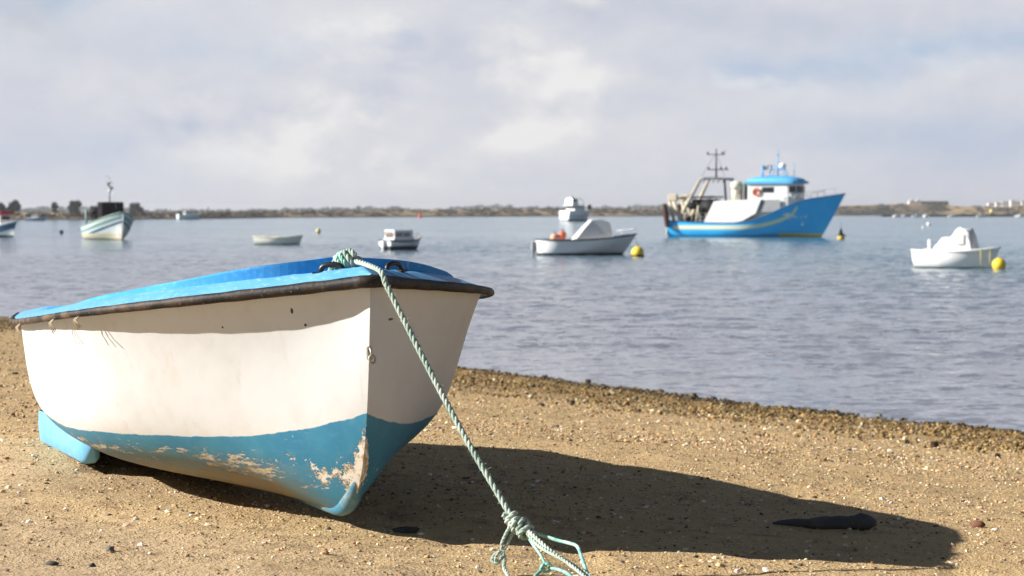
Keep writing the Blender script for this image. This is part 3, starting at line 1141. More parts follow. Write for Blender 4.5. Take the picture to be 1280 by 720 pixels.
# ------------------------------------------------------------------ the mooring rope
m_rope, nt, b = new_mat('green_rope')
co = nt.coord('Object')
e1 = nt.noise(co, 14, 6, .6)
e2 = nt.noise(co, 220, 3, .6)
c_ = nt.mix(nt.step(e1, .3, .7), (.22, .32, .27, 1), (.42, .48, .42, 1))
c_ = nt.mix(nt.mul(nt.step(e2, .5, .7), .6), c_, (.60, .66, .58, 1))
nt.put(b.inputs['Base Color'], c_)
b.inputs['Roughness'].default_value = .85
nt.put(b.inputs['Normal'], nt.bump(e2, .6, .002))
m_rope2, nt, b = new_mat('teal_cord')
co = nt.coord('Object')
c_ = nt.mix(nt.step(nt.noise(co, 30, 5, .6), .35, .65), (.10, .36, .30, 1), (.42, .62, .54, 1))
nt.put(b.inputs['Base Color'], c_)
b.inputs['Roughness'].default_value = .7

rope = thing('mooring_rope', 'pale green twisted mooring rope running from the bow down to the sand', 'rope', tuple(bw(.25, 0, .95)))
ro = rope.location
loc = lambda p: tuple(Vector(p) - ro)


def at_px(px, row, d):
    return Vector(((px - 640) / F * d, d, CAMZ - (row - HY) * d / F))


top0 = bw(.23, .0, HS0 + .075)
top1 = bw(.10, -.012, HS0 + .062)
edge0 = bw(-.055, -.02, HS0 + .036)
edge1 = bw(-.094, -.026, HS0 - .004)
knot = at_px(641, 650, 6.86)
mid1 = (edge1 * .66 + knot * .34) + Vector((0, 0, -.022))
mid2 = (edge1 * .33 + knot * .67) + Vector((0, 0, -.024))
mb = MB()
laid_rope(mb, [loc(p) for p in (top0, top1, edge0, edge1, edge1 * .92 + mid1 * .08 + Vector((0, 0, -.004)), mid1, mid2, knot)], .0108, .078, step=.005)
fr = np.random.default_rng(31)
pp_, LL_ = smooth_path([loc(p) for p in (edge1, mid1, mid2, knot)], 400)
for k_ in range(420):
    c_0 = Vector(pp_[fr.integers(0, 400)])
    dv_ = Vector(fr.normal(size=3)).normalized()
    a_0 = c_0 + dv_ * .009
    mb.tube([a_0, a_0 + dv_ * fr.uniform(.004, .012) + Vector(fr.normal(size=3)) * .004], .0006, 3, caps=False)
mb.build('line', m_rope, rope)


def coil(mb, c, r, nrm, turns, rr, wob=.25, seed=0, mat_step=.006):
    rs = np.random.default_rng(seed)
    nrm = Vector(nrm).normalized()
    a_ = nrm.orthogonal().normalized()
    b_ = nrm.cross(a_)
    pts = []
    k = int(turns * 12)
    for i in range(k + 1):
        t_ = 2 * math.pi * i / 12
        r2 = r * (1 + wob * (rs.random() - .5))
        pts.append(Vector(c) + a_ * math.cos(t_) * r2 + b_ * math.sin(t_) * r2 + nrm * (i / k - .5) * rr * 2.1 * turns)
    laid_rope(mb, pts, rr, rr * 6.5, step=mat_step, n=6)


# hitch round a short post on the foredeck
mb = MB()
kc = Vector(loc(bw(.235, .0, HS0 + .066)))
coil(mb, kc, .032, (.1, .2, 1), 2.6, .0125, .25, 1)
coil(mb, kc + Vector((.0, -.012, .008)), .036, (.9, .3, .35), 1.4, .0115, .3, 2)
coil(mb, kc + Vector((-.028, -.0, .010)), .028, (.3, .9, .5), 1.5, .011, .3, 3)
laid_rope(mb, [kc + Vector((-.02, 0, .02)), kc + Vector((-.055, -.01, .01)), kc + Vector((-.075, -.03, -.035))], .0105, .07, step=.005)
mb.build('hitch', m_rope, rope)
mb = MB()
coil(mb, kc + Vector((-.018, -.018, .004)), .030, (.7, -.4, .5), 1.6, .010, .35, 8)
coil(mb, kc + Vector((-.045, -.005, -.008)), .020, (.2, .8, .6), 1.3, .010, .35, 9)
mb.build('teal_cord', m_rope2, rope)

kn = Vector(loc(knot))
dirv = (knot - mid2).normalized()
mb = MB()
coil(mb, kn, .020, dirv, 2.3, .0095, .3, 5, .005)
coil(mb, kn + dirv * .034 + Vector((.008, 0, 0)), .022, dirv + Vector((.5, .0, .3)), 2.2, .0095, .35, 6, .005)
coil(mb, kn + dirv * .062 + Vector((.014, 0, .006)), .023, dirv + Vector((-.3, .2, .4)), 1.8, .009, .4, 7, .005)
mb.build('knot', m_rope, rope)

K = lambda px, row, d: loc(at_px(px, row, d))
mb = MB()
# two strands and an eye hanging to one side
laid_rope(mb, [K(640, 656, 6.85), K(633, 668, 6.83), K(627, 682, 6.82), K(628, 690, 6.82)], .006, .04, step=.004)
laid_rope(mb, [K(644, 662, 6.85), K(638, 674, 6.83), K(632, 686, 6.82), K(628, 692, 6.82)], .006, .04, step=.004)
laid_rope(mb, [K(628, 690, 6.82), K(618, 696, 6.81), K(615, 703, 6.81), K(621, 706, 6.80), K(627, 699, 6.80), K(629, 690, 6.80)], .006, .04, step=.004)
laid_rope(mb, [K(625, 690, 6.80), K(619, 700, 6.79), K(622, 704, 6.79), K(628, 697, 6.79)], .005, .04, step=.004)
laid_rope(mb, [K(628, 692, 6.80), K(631, 702, 6.79), K(630, 712, 6.76), K(635, 722, 6.72), K(642, 740, 6.6)], .007, .045, step=.004)
mb.build('loose_end', m_rope, rope)
mb = MB()
laid_rope(mb, [K(655, 660, 6.84), K(672, 676, 6.76), K(694, 695, 6.68), K(722, 712, 6.60), K(742, 726, 6.52), K(790, 765, 6.28)], .0075, .05, step=.004)
laid_rope(mb, [K(650, 656, 6.84), K(668, 679, 6.78), K(682, 690, 6.70), K(704, 702, 6.62), K(730, 722, 6.52), K(775, 765, 6.28)], .0065, .05, step=.004)
laid_rope(mb, [K(652, 648, 6.86), K(660, 654, 6.85), K(664, 662, 6.85), K(657, 668, 6.84)], .008, .05, step=.004)
mb.build('loose_end', m_rope, rope)
mb = MB()
mb.tube([tuple(p_) for p_ in smooth_path([K(655, 662, 6.87), K(676, 670, 6.84), K(696, 677, 6.80), K(712, 681, 6.76), K(722, 685, 6.73), K(727, 697, 6.68), K(732, 712, 6.62), K(738, 728, 6.56), K(741, 740, 6.50)], 60)[0]], .0062, 8)
mb.tube([tuple(p_) for p_ in smooth_path([K(654, 664, 6.85), K(666, 682, 6.80), K(676, 696, 6.75), K(683, 710, 6.71)], 40)[0]], .005, 8)
kk = Vector(K(683, 712, 6.71))
for k_ in range(4):
    pts = [kk + Vector((.018 * math.cos(a_ + k_), .012 * math.sin(a_ * 1.3 + k_ * 2), .014 * math.sin(a_ + k_ * 1.1))) for a_ in np.linspace(0, 6.0, 16)]
    mb.tube([tuple(p_) for p_ in pts], .0048, 7)
mb.tube([tuple(p_) for p_ in smooth_path([K(681, 713, 6.71), K(674, 718, 6.69), K(668, 724, 6.66)], 16)[0]], .006, 8)
mb.tube([tuple(p_) for p_ in smooth_path([K(687, 712, 6.71), K(700, 715, 6.67), K(712, 721, 6.62), K(722, 733, 6.54)], 24)[0]], .006, 8)
mb.build('teal_cord', m_rope2, rope)

# ------------------------------------------------------------------ boats afloat


def hull_shape(L, B, fb, draft=.35, stern=.8, rake=.9, srake=.15, blunt=2.2, flare=.35, round_stern=0.0, step_at=None, ns=56, nq=14):
    """+x is the bow. fb = freeboard at stern, middle, bow. Returns station grid (half side) and a sampler."""
    t_ = np.linspace(0, 1, ns)
    xs = -L / 2 + L * t_
    xk = -L / 2 + srake + (L - srake - rake) * t_
    tm = .42
    a_ = np.clip((t_ - tm) / (1 - tm), 0, 1)
    hb = B / 2 * (1 - a_ ** blunt) ** .85
    aft = np.clip((tm - t_) / tm, 0, 1)
    hb = np.where(t_ < tm, B / 2 * (1 - (1 - stern) * aft ** 2), hb)
    if round_stern:
        rr_ = np.clip(1 - t_ / round_stern, 0, 1)
        hb = hb * np.sqrt(np.clip(1 - .94 * rr_ ** 2, 0, 1))
    f0, f1, f2 = fb
    zs = f0 * (1 - t_) * (1 - 2 * t_) + f1 * 4 * t_ * (1 - t_) + f2 * t_ * (2 * t_ - 1)
    if step_at:
        ta, tb, dz = step_at
        q_ = np.clip((t_ - ta) / (tb - ta), 0, 1)
        zs = zs + dz * q_ * q_ * (3 - 2 * q_)
    fl = np.clip((t_ - .35) / .6, 0, 1) ** 1.3
    qq = np.linspace(0, 1, nq)[None]
    bz_ = lambda a, b_, c_, e: (1 - qq) ** 3 * a[:, None] + 3 * (1 - qq) ** 2 * qq * b_[:, None] + 3 * (1 - qq) * qq * qq * c_[:, None] + qq ** 3 * e[:, None]
    zk = np.full(ns, -draft)
    Y = bz_(np.zeros(ns), hb * (.95 - .75 * fl), hb * (1.0 - fl * (1 - flare)), hb)
    Z = bz_(zk, zk + (zs - zk) * (.05 + .3 * fl), zk + (zs - zk) * (.5 + .2 * fl), zs)
    X = xk[:, None] + (xs - xk)[:, None] * ((Z - zk[:, None]) / (zs - zk)[:, None]) ** .9
    return X, Y, Z, zs


def hull_part(parent, shape, mat, name='hull'):
    X, Y, Z, zs = shape
    ns, nq = X.shape
    mb = MB()
    for sg in (1, -1):
        mb.grid(np.stack([X, Y * sg, Z], -1), flip=(sg < 0))
    below = np.concatenate([(zs[:, None] - Z).ravel()] * 2)
    T_ = []
    for f_ in np.linspace(1, -1, 7):
        T_.append(np.stack([X[0], Y[0] * f_, Z[0]], -1))
    mb.grid(np.array(T_), flip=False, smooth=False)
    below = np.concatenate([below, np.tile(zs[0] - Z[0], 7)])
    return mb.build(name, mat, parent, {'below': below})


def deck_part(parent, shape, mat, drop=.15, inset=.05, name='deck'):
    """Inside of the bulwark and the deck."""
    X, Y, Z, zs = shape
    mb = MB()
    hb = np.maximum(Y[:, -1] - inset, .0)
    hb2 = np.array([max(0.0, min(hb[i], float(np.interp(zs[i] - drop, Z[i], Y[i])) - .03)) for i in range(len(zs))])
    xb2 = np.array([float(np.interp(zs[i] - drop, Z[i], X[i])) - .03 for i in range(len(zs))])
    xb2[0] = X[0, -1] + .05
    cap_o = np.stack([X[:, -1], Y[:, -1] + .012, zs + .012], -1)
    cap_i = np.stack([X[:, -1], hb, zs + .012], -1)
    bot = np.stack([xb2, hb2, zs - drop], -1)
    line = [cap_o, cap_i, bot, bot * np.array([1, .0, 1]), bot * np.array([1, -1, 1]), cap_i * np.array([1, -1, 1]), cap_o * np.array([1, -1, 1])]
    mb.grid(np.array(line), smooth=False, flip=False)
    return mb.build(name, mat, parent)


def rail_part(parent, shape, mat, r=.03, lift=0.0, name='rub_rail', t0=0.0, t1=1.0, out=.0):
    X, Y, Z, zs = shape
    ns = len(zs)
    i0, i1 = int(t0 * (ns - 1)), int(t1 * (ns - 1))
    L_ = [(X[i, -1], Y[i, -1] + out, zs[i] + lift) for i in range(i0, i1 + 1)]
    R_ = [(x_, -y_, z_) for x_, y_, z_ in L_]
    mb = MB()
    if t1 >= 1:
        mb.tube(L_ + R_[::-1][1:], r, 7)
    else:
        mb.tube(L_, r, 7)
        mb.tube(R_, r, 7)
    return mb.build(name, mat, parent)


def band_mat(name, top, bands, rough=.4):
    """Hull paint: bands = list of (attribute, low, high, colour)."""
    m, nt, b = new_mat(name)
    co = nt.coord('Object')
    n_ = nt.noise(co, 1.6, 6, .6)
    st = nt.noise(nt.mapping(co, (3, 3, .4)), 1.5, 5, .65)
    z = nt.sep(co)[2]
    x = nt.sep(co)[0]
    below = nt.attr('below')
    c = nt.mix(nt.mul(nt.step(n_, .45, .75), .25), top + (1,), tuple(q_ * .8 for q_ in top) + (1,))
    for src, lo_, hi_, colr in bands:
        v = {'z': z, 'below': below}[src]
        f = nt.mul(nt.step(v, lo_ - .012, lo_ + .012), nt.step(v, hi_ + .012, hi_ - .012))
        c = nt.mix(f, c, colr + (1,))
    c = nt.mix(nt.mul(nt.step(st, .55, .8), .30), c, (.30, .24, .17, 1))
    c = nt.mix(nt.mul(nt.step(z, .10, .0), .6), c, (.06, .07, .05, 1))
    nt.put(b.inputs['Base Color'], c)
    b.inputs['Roughness'].default_value = rough
    return m


M_white = paint('white_gelcoat', (.78, .77, .75), .38, .06, 1.5)
M_cream = paint('cream_paint', (.74, .68, .55), .5, .12, 1.5)
M_grey = paint('grey_paint', (.28, .29, .30), .6, .15, 1.5)
M_dark = paint('dark_gear', (.022, .020, .020), .7, .2, 3)
M_black = paint('black_rubber', (.012, .012, .013), .6, .1, 4)
M_glass = paint('dark_glass', (.012, .016, .022), .12, .0, 1)
M_steel = paint('steel', (.42, .43, .44), .4, .2, 3, metal=.6)
M_ltblue = paint('light_blue_paint', (.10, .40, .74), .5, .1, 1.5)
M_canvas = paint('white_canvas', (.70, .69, .69), .8, .12, 2.5, bump=.03)
M_beige = paint('beige_steel', (.52, .45, .33), .6, .25, 1.5)
M_rust = paint('rusty_board', (.10, .035, .022), .8, .3, 2)
M_green = paint('green_net', (.035, .13, .055), .9, .3, 3, bump=.06)
M_orange = paint('orange_plastic', (.66, .16, .07), .5, .2, 4)
M_peach = paint('faded_orange_plastic', (.70, .36, .22), .55, .2, 4)
M_yellow = paint('yellow_plastic', (.80, .56, .03), .42, .1, 3)
M_red = paint('red_paint', (.55, .03, .04), .5, .12, 3)
M_wood = paint('varnished_wood', (.22, .11, .05), .5, .2, 3)

# ---- the trawler
x0, y0 = sea(947, 296)
tw = thing('fishing_trawler', 'blue and white fishing trawler with a raised bow and stern gantry', 'fishing boat', (x0, y0, 0), R(-23))
TL = 19.2
shp = hull_shape(TL, 5.4, (1.75, 1.55, 2.65), draft=.6, stern=.88, rake=3.0, srake=.1, blunt=2.6, flare=.40, step_at=(.42, .84, 1.95))
m_th, nt, b = new_mat('trawler_hull_paint')
co = nt.coord('Object')
n_ = nt.noise(co, .9, 6, .6)
st = nt.noise(nt.mapping(co, (2, 2, .3)), 1.2, 5, .65)
X_, Y_, Z_ = nt.sep(co)
c_ = nt.mix(nt.step(n_, .35, .7), (.025, .43, .88, 1), (.040, .48, .88, 1))
# pale stripe: level aft, sweeping up to the bow and ending in a hook
xr = nt.math('MAXIMUM', nt.add(X_, 1.2), 0.0)
ctr = nt.add(1.02, nt.add(nt.mul(nt.mul(xr, xr), .046), nt.mul(nt.math('MAXIMUM', nt.sub(X_, 4.2), 0.0), .75)))
dd_ = nt.math('ABSOLUTE', nt.sub(Z_, ctr))
inx = nt.mul(nt.step(X_, -8.9, -8.6), nt.step(X_, 4.95, 4.75))
c_ = nt.mix(nt.mul(nt.step(dd_, .235, .185), inx), c_, (.72, .62, .20, 1))
c_ = nt.mix(nt.mul(nt.step(dd_, .125, .08), inx), c_, (.78, .76, .66, 1))
c_ = nt.mix(nt.mul(nt.step(Z_, .40, .34), nt.step(X_, 2.4, 2.8)), c_, (.70, .52, .06, 1))
c_ = nt.mix(nt.mul(nt.step(st, .55, .8), .22), c_, (.20, .19, .16, 1))
c_ = nt.mix(nt.mul(nt.step(Z_, .16, .02), .7), c_, (.04, .06, .06, 1))
nt.put(b.inputs['Base Color'], c_)
b.inputs['Roughness'].default_value = .38
hl = hull_part(tw, shp, m_th)
deck_part(tw, shp, M_grey, .9, .10)
rail_part(tw, shp, paint('dark_blue_rail', (.02, .10, .25), .5), .07, .02, t0=.0)
# white strip at the stern corner
mb = MB()
mb.box((-TL / 2 + .0, 0, .95), (.10, 4.7, 1.55), bevel=.03)
mb.build('stern_board', M_cream, tw)
# lettering on the bow: a row of small illegible white letters, and one mark below it


def hull_pt(shape, x_, z_, out=.03):
    X, Y, Z, zs = shape
    dq = (X - x_) ** 2 + (Z - z_) ** 2
    k_ = np.argsort(dq.ravel())[:4]
    wgt = 1 / (dq.ravel()[k_] + 1e-3)
    return -(float((Y.ravel()[k_] * wgt).sum() / wgt.sum()) + out)


mb = MB()
lx0 = 3.35
for i, ch_ in enumerate(['|', 'o', 'E', '|', 'I', 'L', '-', 'I', 'o', 'I']):
    xx = lx0 + i * .27
    zz0 = 2.02 + i * .028
    yy = hull_pt(shp, xx, zz0)
    if ch_ in '|ELI':
        mb.box((xx - .07, yy, zz0), (.05, .07, .30))
    if ch_ in 'EL':
        mb.box((xx + .01, yy, zz0 - .13), (.15, .07, .05))
    if ch_ in 'E-':
        mb.box((xx + .0, yy, zz0), (.14, .07, .05))
    if ch_ == 'E':
        mb.box((xx + .01, yy, zz0 + .13), (.15, .07, .05))
    if ch_ == 'o':
        for a_ in np.linspace(0, 6.28, 9)[:-1]:
            mb.box((xx + .08 * math.cos(a_), yy, zz0 + .12 * math.sin(a_)), (.06, .07, .07))
mb.box((5.15, hull_pt(shp, 5.15, 1.35), 1.38), (.24, .08, .26), bevel=.03)
mb.build('lettering', M_white, hl)
# white shelter amidships
mb = MB()
for yy in (-2.42, 2.42):
    pts = [(-5.4, 1.45), (-4.2, 3.85), (1.05, 4.05), (.45, 2.55), (-1.0, 1.75), (-2.4, 1.45)]
    o_ = mb.addv([(a_, yy - .04, c__) for a_, c__ in pts] + [(a_, yy + .04, c__) for a_, c__ in pts], [(0, 1, 2, 3, 4, 5), (11, 10, 9, 8, 7, 6)] + [(i, i + 6, (i + 1) % 6 + 6, (i + 1) % 6) for i in range(6)], False)
mb.grid(np.array([[(-4.2, -2.40, 3.83), (1.05, -2.40, 4.03)], [(-4.2, 0, 3.98), (1.05, 0, 4.15)], [(-4.2, 2.40, 3.83), (1.05, 2.40, 4.03)]]), smooth=False)
mb.build('shelter', M_white, tw)
for yy in (-2.2, 2.2):
    mb = MB()
    mb.box((2.0, yy, 3.35), (2.2, .08, 1.3))
    mb.build('side_passage', M_grey, tw)
# wheelhouse with a rounded front
mb = MB()


def house_plan(x_a, x_b, hw, nfront=7):
    pts = [(x_a, -hw), (x_b - hw * .75, -hw)]
    for k_ in range(nfront + 1):
        a_ = -math.pi / 2 + math.pi * k_ / nfront
        pts.append((x_b - hw * .75 + hw * .75 * math.cos(a_), hw * math.sin(a_)))
    pts += [(x_b - hw * .75, hw), (x_a, hw)]
    return pts


def prism(mb, plan, z0, z1, grow=0.0, cap=True, smooth=False):
    cx = sum(p[0] for p in plan) / len(plan)
    lo_ = [(p[0], p[1], z0) for p in plan]
    hi_ = [(cx + (p[0] - cx) * (1 + grow), p[1] * (1 + grow), z1) for p in plan]
    n_ = len(plan)
    fs = [(i, (i + 1) % n_, (i + 1) % n_ + n_, i + n_) for i in range(n_)]
    if cap:
        fs += [tuple(range(n_ - 1, -1, -1)), tuple(range(n_, 2 * n_))]
    mb.addv(lo_ + hi_, fs, smooth)


plan = house_plan(-1.3, 4.15, 1.75, 8)
prism(mb, plan, 2.2, 5.62)
wheel = mb.build('wheelhouse', M_white, tw)
wheel.location = (.75, 0, -.12)
wheel.scale = (1.04, 1.05, 1.04)
mb = MB()
prism(mb, house_plan(-1.5, 4.6, 2.0, 12), 5.62, 5.86)
dome = []
for i_ in range(7):
    a_ = math.pi / 2 * i_ / 6
    pl_ = house_plan(-1.4, 4.35, 1.85, 12)
    cx0 = 1.4
    dome.append([(cx0 + (p_[0] - cx0) * max(.02, math.cos(a_)), p_[1] * max(.02, math.cos(a_)), 5.86 + .62 * math.sin(a_)) for p_ in pl_])
mb.grid(np.array(dome), closed_v=True)
mb.build('roof', M_ltblue, wheel)
for cx_, cy_, rz_, w_ in ((.85, -1.76, 0, 1.0),):
    mb = MB()
    mb.box((cx_, cy_, 4.98), (w_ * 1.25, .05, .56), rz_)
    mb.build('window', M_glass, wheel)
for k_ in range(-2, 3):
    a_ = R(k_ * 33 - 0)
    cx_, cy_ = 4.15 - 1.3125 + 1.30 * math.cos(a_), 1.74 * math.sin(a_)
    mb = MB()
    mb.box((cx_, cy_, 5.02), (.08, .70, .66), math.atan2(math.sin(a_) * 1.31, math.cos(a_) * 1.75))
    mb.build('window', M_glass, wheel)
mb = MB()
mb.box((2.0, 1.76, 4.98), (1.0, .05, .46))
mb.build('window', M_glass, wheel)
mb = MB()
mb.tube([(-.35 + .36 * math.cos(a_), -1.86, 4.75 + .36 * math.sin(a_)) for a_ in np.linspace(0, 6.2832, 19)], .10, 7)
mb.build('lifebuoy', M_orange, wheel)
mb = MB()
prism(mb, house_plan(1.5, 4.9, 2.0, 10), 2.3, 4.35)
mb.build('deck_house', M_white, tw)
# instruments on the roof
mb = MB()
for px_, py_ in ((.6, -.8), (.6, .8), (2.4, -.7), (2.4, .7)):
    mb.tube([(px_, py_, 6.1), (1.4 + (px_ - 1.4) * .55, py_ * .6, 7.55)], .055, 6)
mb.tube([(.9, -.6, 7.1), (2.0, -.55, 7.1), (2.0, .55, 7.1), (.9, .6, 7.1), (.9, -.6, 7.1)], .05, 6)
mb.tube([(.1, -1.2, 6.1), (.1, -1.2, 7.5)], .07, 6)
mb.tube([(.1, -1.2, 7.4), (.9, -.5, 7.5)], .05, 6)
mb.tube([(1.4, 0, 6.2), (1.4, 0, 9.1)], [.09, .04], 6)
mb.tube([(1.4, -.45, 8.6), (1.4, .45, 8.6)], .04, 6)
mb.build('antenna_frame', M_ltblue, wheel)
for px_, py_ in ((3.0, .5), (-.4, .9)):
    mb = MB()
    mb.tube([(px_, py_, 6.0), (px_, py_, 7.8)], .035, 6)
    mb.build('antenna', M_ltblue, wheel)
mb = MB()
mb.ball((1.95, -.2, 7.45), .38, 14, (1, 1, .85))
mb.build('radar_dome', M_white, wheel)
mb = MB()
mb.box((.35, -.9, 7.25), (.5, .35, .4), bevel=.05)
mb.build('searchlight', M_grey, wheel)
# drum, green net and gear forward of the shelter
mb = MB()
mb.lathe([(.02, 3.9), (.62, 3.9), (.62, 5.0), (.55, 5.15), (.7, 5.2), (.7, 5.75), (.45, 6.0), (.02, 6.02)], (-2.15, -.9, 0), 14)
mb.build('funnel', M_cream, tw)
rs = np.random.default_rng(4)
mb = MB()
for k_ in range(9):
    mb.ball((-.75 + rs.uniform(-.55, .75), -.8 + rs.uniform(-.5, .5), 5.6 + rs.uniform(-.3, .35)), rs.uniform(.28, .48), 10, (1.2, 1, .8))
mb.build('net_heap', M_green, tw)
mb = MB()
mb.box((-.7, -.8, 4.7), (.9, 1.2, 1.5), bevel=.1)
mb.tube([(-1.3, -1.5, 4.0), (-1.3, -1.5, 5.6)], .06, 6)
mb.tube([(-.2, -1.5, 4.0), (-.2, -1.5, 5.7)], .06, 6)
mb.build('winch', M_dark, tw)
# gantry: slanting legs aft, upright legs forward, beam and mast on top
mb = MB()
for yy in (-1.9, 1.9):
    mb = MB()
    mb.tube([(-8.1, yy, 1.55), (-7.95, yy, 2.6), (-6.0, yy * .8, 6.25)], [.26, .24, .17], 8)
    mb.build('gantry_leg', M_beige, tw)['label'] = 'beige slanting gantry leg'
for yy in (-1.8, 1.8):
    mb = MB()
    mb.tube([(-2.9, yy, 1.5), (-3.3, yy * .82, 6.2)], [.15, .12], 8)
    mb.build('gantry_leg', M_dark, tw)['label'] = 'dark upright gantry leg'
mb = MB()
for yy in (-1.5, 1.5):
    mb.tube([(-6.1, yy, 6.25), (-5.6, yy * .95, 6.45), (-3.2, yy, 6.2)], .13, 7)
for xx in (-6.0, -4.6, -3.25):
    mb.tube([(xx, -1.55, 6.3), (xx, 1.55, 6.3)], .11, 7)
for k_ in range(5):
    mb.box((-5.7 + .55 * k_, -1.5, 6.05), (.18, .3, .4))
mb.build('gantry_beam', M_grey, tw)
mb = MB()
mb.tube([(-4.7, 0, 6.3), (-4.7, 0, 9.6)], [.11, .05], 7)
mb.tube([(-5.65, -.3, 8.95), (-3.85, .3, 8.95)], .05, 6)
mb.tube([(-5.55, -.3, 7.3), (-3.4, .3, 7.3)], .06, 6)
for xx, zz_ in ((-5.6, 8.95), (-3.9, 8.95), (-5.5, 7.3), (-4.1, 7.3), (-3.5, 7.3)):
    mb.box((xx, -.2, zz_ + .14), (.16, .16, .3))
mb.tube([(-3.85, .3, 8.95), (-3.75, .3, 9.5)], .03, 5)
mb.tube([(-4.7, 0, 9.2), (-6.05, -1.2, 6.4)], .018, 4)
mb.tube([(-4.7, 0, 9.2), (-3.3, -1.2, 6.3)], .018, 4)
mb.build('mast', M_dark, tw)
# gallows and trawl doors at the stern
for yy in (-2.15, 2.15):
    mb = MB()
    mb.tube([(-8.75, yy, 1.5), (-9.35, yy, 4.0)], .17, 7)
    mb.tube([(-8.0, yy, 1.7), (-8.95, yy, 4.1)], .20, 7)
    mb.box((-8.95, yy, 4.25), (1.0, .5, .75), bevel=.08)
    mb.build('gallows', M_beige, tw)
mb = MB()
mb.tube([(-9.1, -2.2, 4.2), (-9.1, 2.2, 4.2)], .12, 7)
mb.build('cross_beam', M_beige, tw)
for yy in (-2.55, 2.55):
    mb = MB()
    mb.box((-9.55, yy, 2.3), (.22, 1.1, 2.6), ry=R(-8), bevel=.06)
    mb.box((-9.7, yy, 2.0), (.16, .5, 1.6), ry=R(-8), bevel=.05)
    mb.build('trawl_door', M_rust, tw)
mb = MB()
mx = Matrix.Rotation(math.pi / 2, 3, 'X')
mb.lathe([(.02, -1.4), (1.15, -1.4), (1.15, -1.25), (.8, -1.2), (.8, 1.2), (1.15, 1.25), (1.15, 1.4), (.02, 1.4)], (-5.0, -.2, 3.0), 16, mx)
mb.box((-5.7, -.2, 3.9), (2.6, 2.4, .35))
mb.tube([(-8.2, -1.7, 4.25), (-4.4, -1.7, 4.35)], .09, 6)
mb.tube([(-8.2, 1.7, 4.25), (-4.4, 1.7, 4.35)], .09, 6)
mb.build('net_drum', M_black, tw)
rs = np.random.default_rng(14)
mb = MB()
for k_ in range(16):
    mb.ball((-5.9 + rs.uniform(-1.5, 1.6), rs.uniform(-1.6, 1.2), 2.0 + rs.uniform(-.3, 1.5)), rs.uniform(.35, .6), 10, (1.2, 1, .8))
mb.build('net_heap', M_dark, tw)['label'] = 'dark heap of net'
mb = MB()
for xx in np.linspace(-8.4, -5.2, 5):
    mb.tube([(xx, -2.1, 1.6), (xx, -2.1, 2.6)], .04, 5)
mb.tube([(-8.4, -2.1, 2.55), (-5.2, -2.1, 2.55)], .04, 5)
mb.tube([(-6.4, -1.9, 1.4), (-6.1, -1.9, 3.4)], .12, 6)
mb.build('deck_rail', M_beige, tw)
mb = MB()
for xx in np.linspace(4.6, 8.6, 6):
    zz_ = float(np.interp(xx, shp[0][:, -1], shp[3]))
    yy = float(np.interp(xx, shp[0][:, -1], shp[1][:, -1])) - .15
    for sg in (-1, 1):
        mb.tube([(xx, sg * yy, zz_), (xx - .05, sg * yy, zz_ + .75)], .022, 5)
for sg in (-1, 1):
    mb.tube([(xx - .05, sg * (float(np.interp(xx, shp[0][:, -1], shp[1][:, -1])) - .15), float(np.interp(xx, shp[0][:, -1], shp[3])) + .74) for xx in np.linspace(4.6, 8.6, 12)], .022, 5)
mb.build('bow_rail', M_steel, tw)
tag(hl)

# ---- console motor boat


def mooring_buoy(px, row, r, mat, label, cat='buoy', cap=None, top=None, group=None, sink=.2):
    x_, y_ = sea(px, row)
    t_ = thing('mooring_buoy', label, cat, (x_, y_, 0), 0, group)
    mb = MB()
    mb.ball((0, 0, r * (1 - 2 * sink)), r, 18, (1, 1, .97))
    mb.build('float', mat, t_)
    if cap:
        mb = MB()
        mb.lathe([(r * .99, -.12), (r * 1.03, .0), (r * 1.02, r * .22), (r * .96, r * .26)], (0, 0, 0), 18)
        mb.build('collar', cap, t_)
    if top:
        mb = MB()
        mb.tube([(0, 0, r * 1.3), (0, 0, r * 1.3 + top)], [r * .16, r * .1], 6)
        mb.ball((0, 0, r * 1.3 + top), r * .22, 8)
        mb.build('staff', M_dark, t_)
    else:
        mb = MB()
        mb.tube([(r * .22 * math.cos(a_), 0, r * (1.9 - 2 * sink) + r * .22 * math.sin(a_)) for a_ in np.linspace(0, 6.28, 11)], r * .05, 5)
        mb.build('ring', M_steel, t_)
    return t_


x0, y0 = sea(733, 319)
cb = thing('motor_boat', 'white motor boat with covered console and orange floats at its stern', 'motor boat', (x0, y0, 0), R(9), 'boats moored in the estuary')
shp = hull_shape(6.3, 2.3, (.98, .98, 1.30), draft=.3, stern=.86, rake=1.15, srake=.12, blunt=2.2, flare=.5, round_stern=.20)
hull_part(cb, shp, band_mat('motor_boat_hull', (.76, .76, .76), [('z', -.5, .16, (.012, .018, .03)), ('below', -.1, .06, (.03, .05, .09))]))
deck_part(cb, shp, M_white, .30, .16)
rail_part(cb, shp, paint('navy_rail', (.02, .035, .07), .5), .045, .0)
mb = MB()
mb.grid(np.array([[(-.95, y_ * 1.0, .75) for y_ in (-.75, -.5, .5, .75)], [(-.75, y_, 1.05) for y_ in (-.74, -.5, .5, .74)], [(-.15, y_ * .8, 1.75) for y_ in (-.74, -.5, .5, .74)], [(.25, y_ * .72, 2.16) for y_ in (-.7, -.5, .5, .7)],
                  [(.85, y_ * .74, 2.2) for y_ in (-.7, -.5, .5, .7)], [(1.35, y_ * .8, 2.0) for y_ in (-.7, -.5, .5, .7)], [(1.55, y_ * .95, 1.2) for y_ in (-.7, -.5, .5, .7)], [(1.62, y_, .75) for y_ in (-.72, -.5, .5, .72)]]), smooth=True)
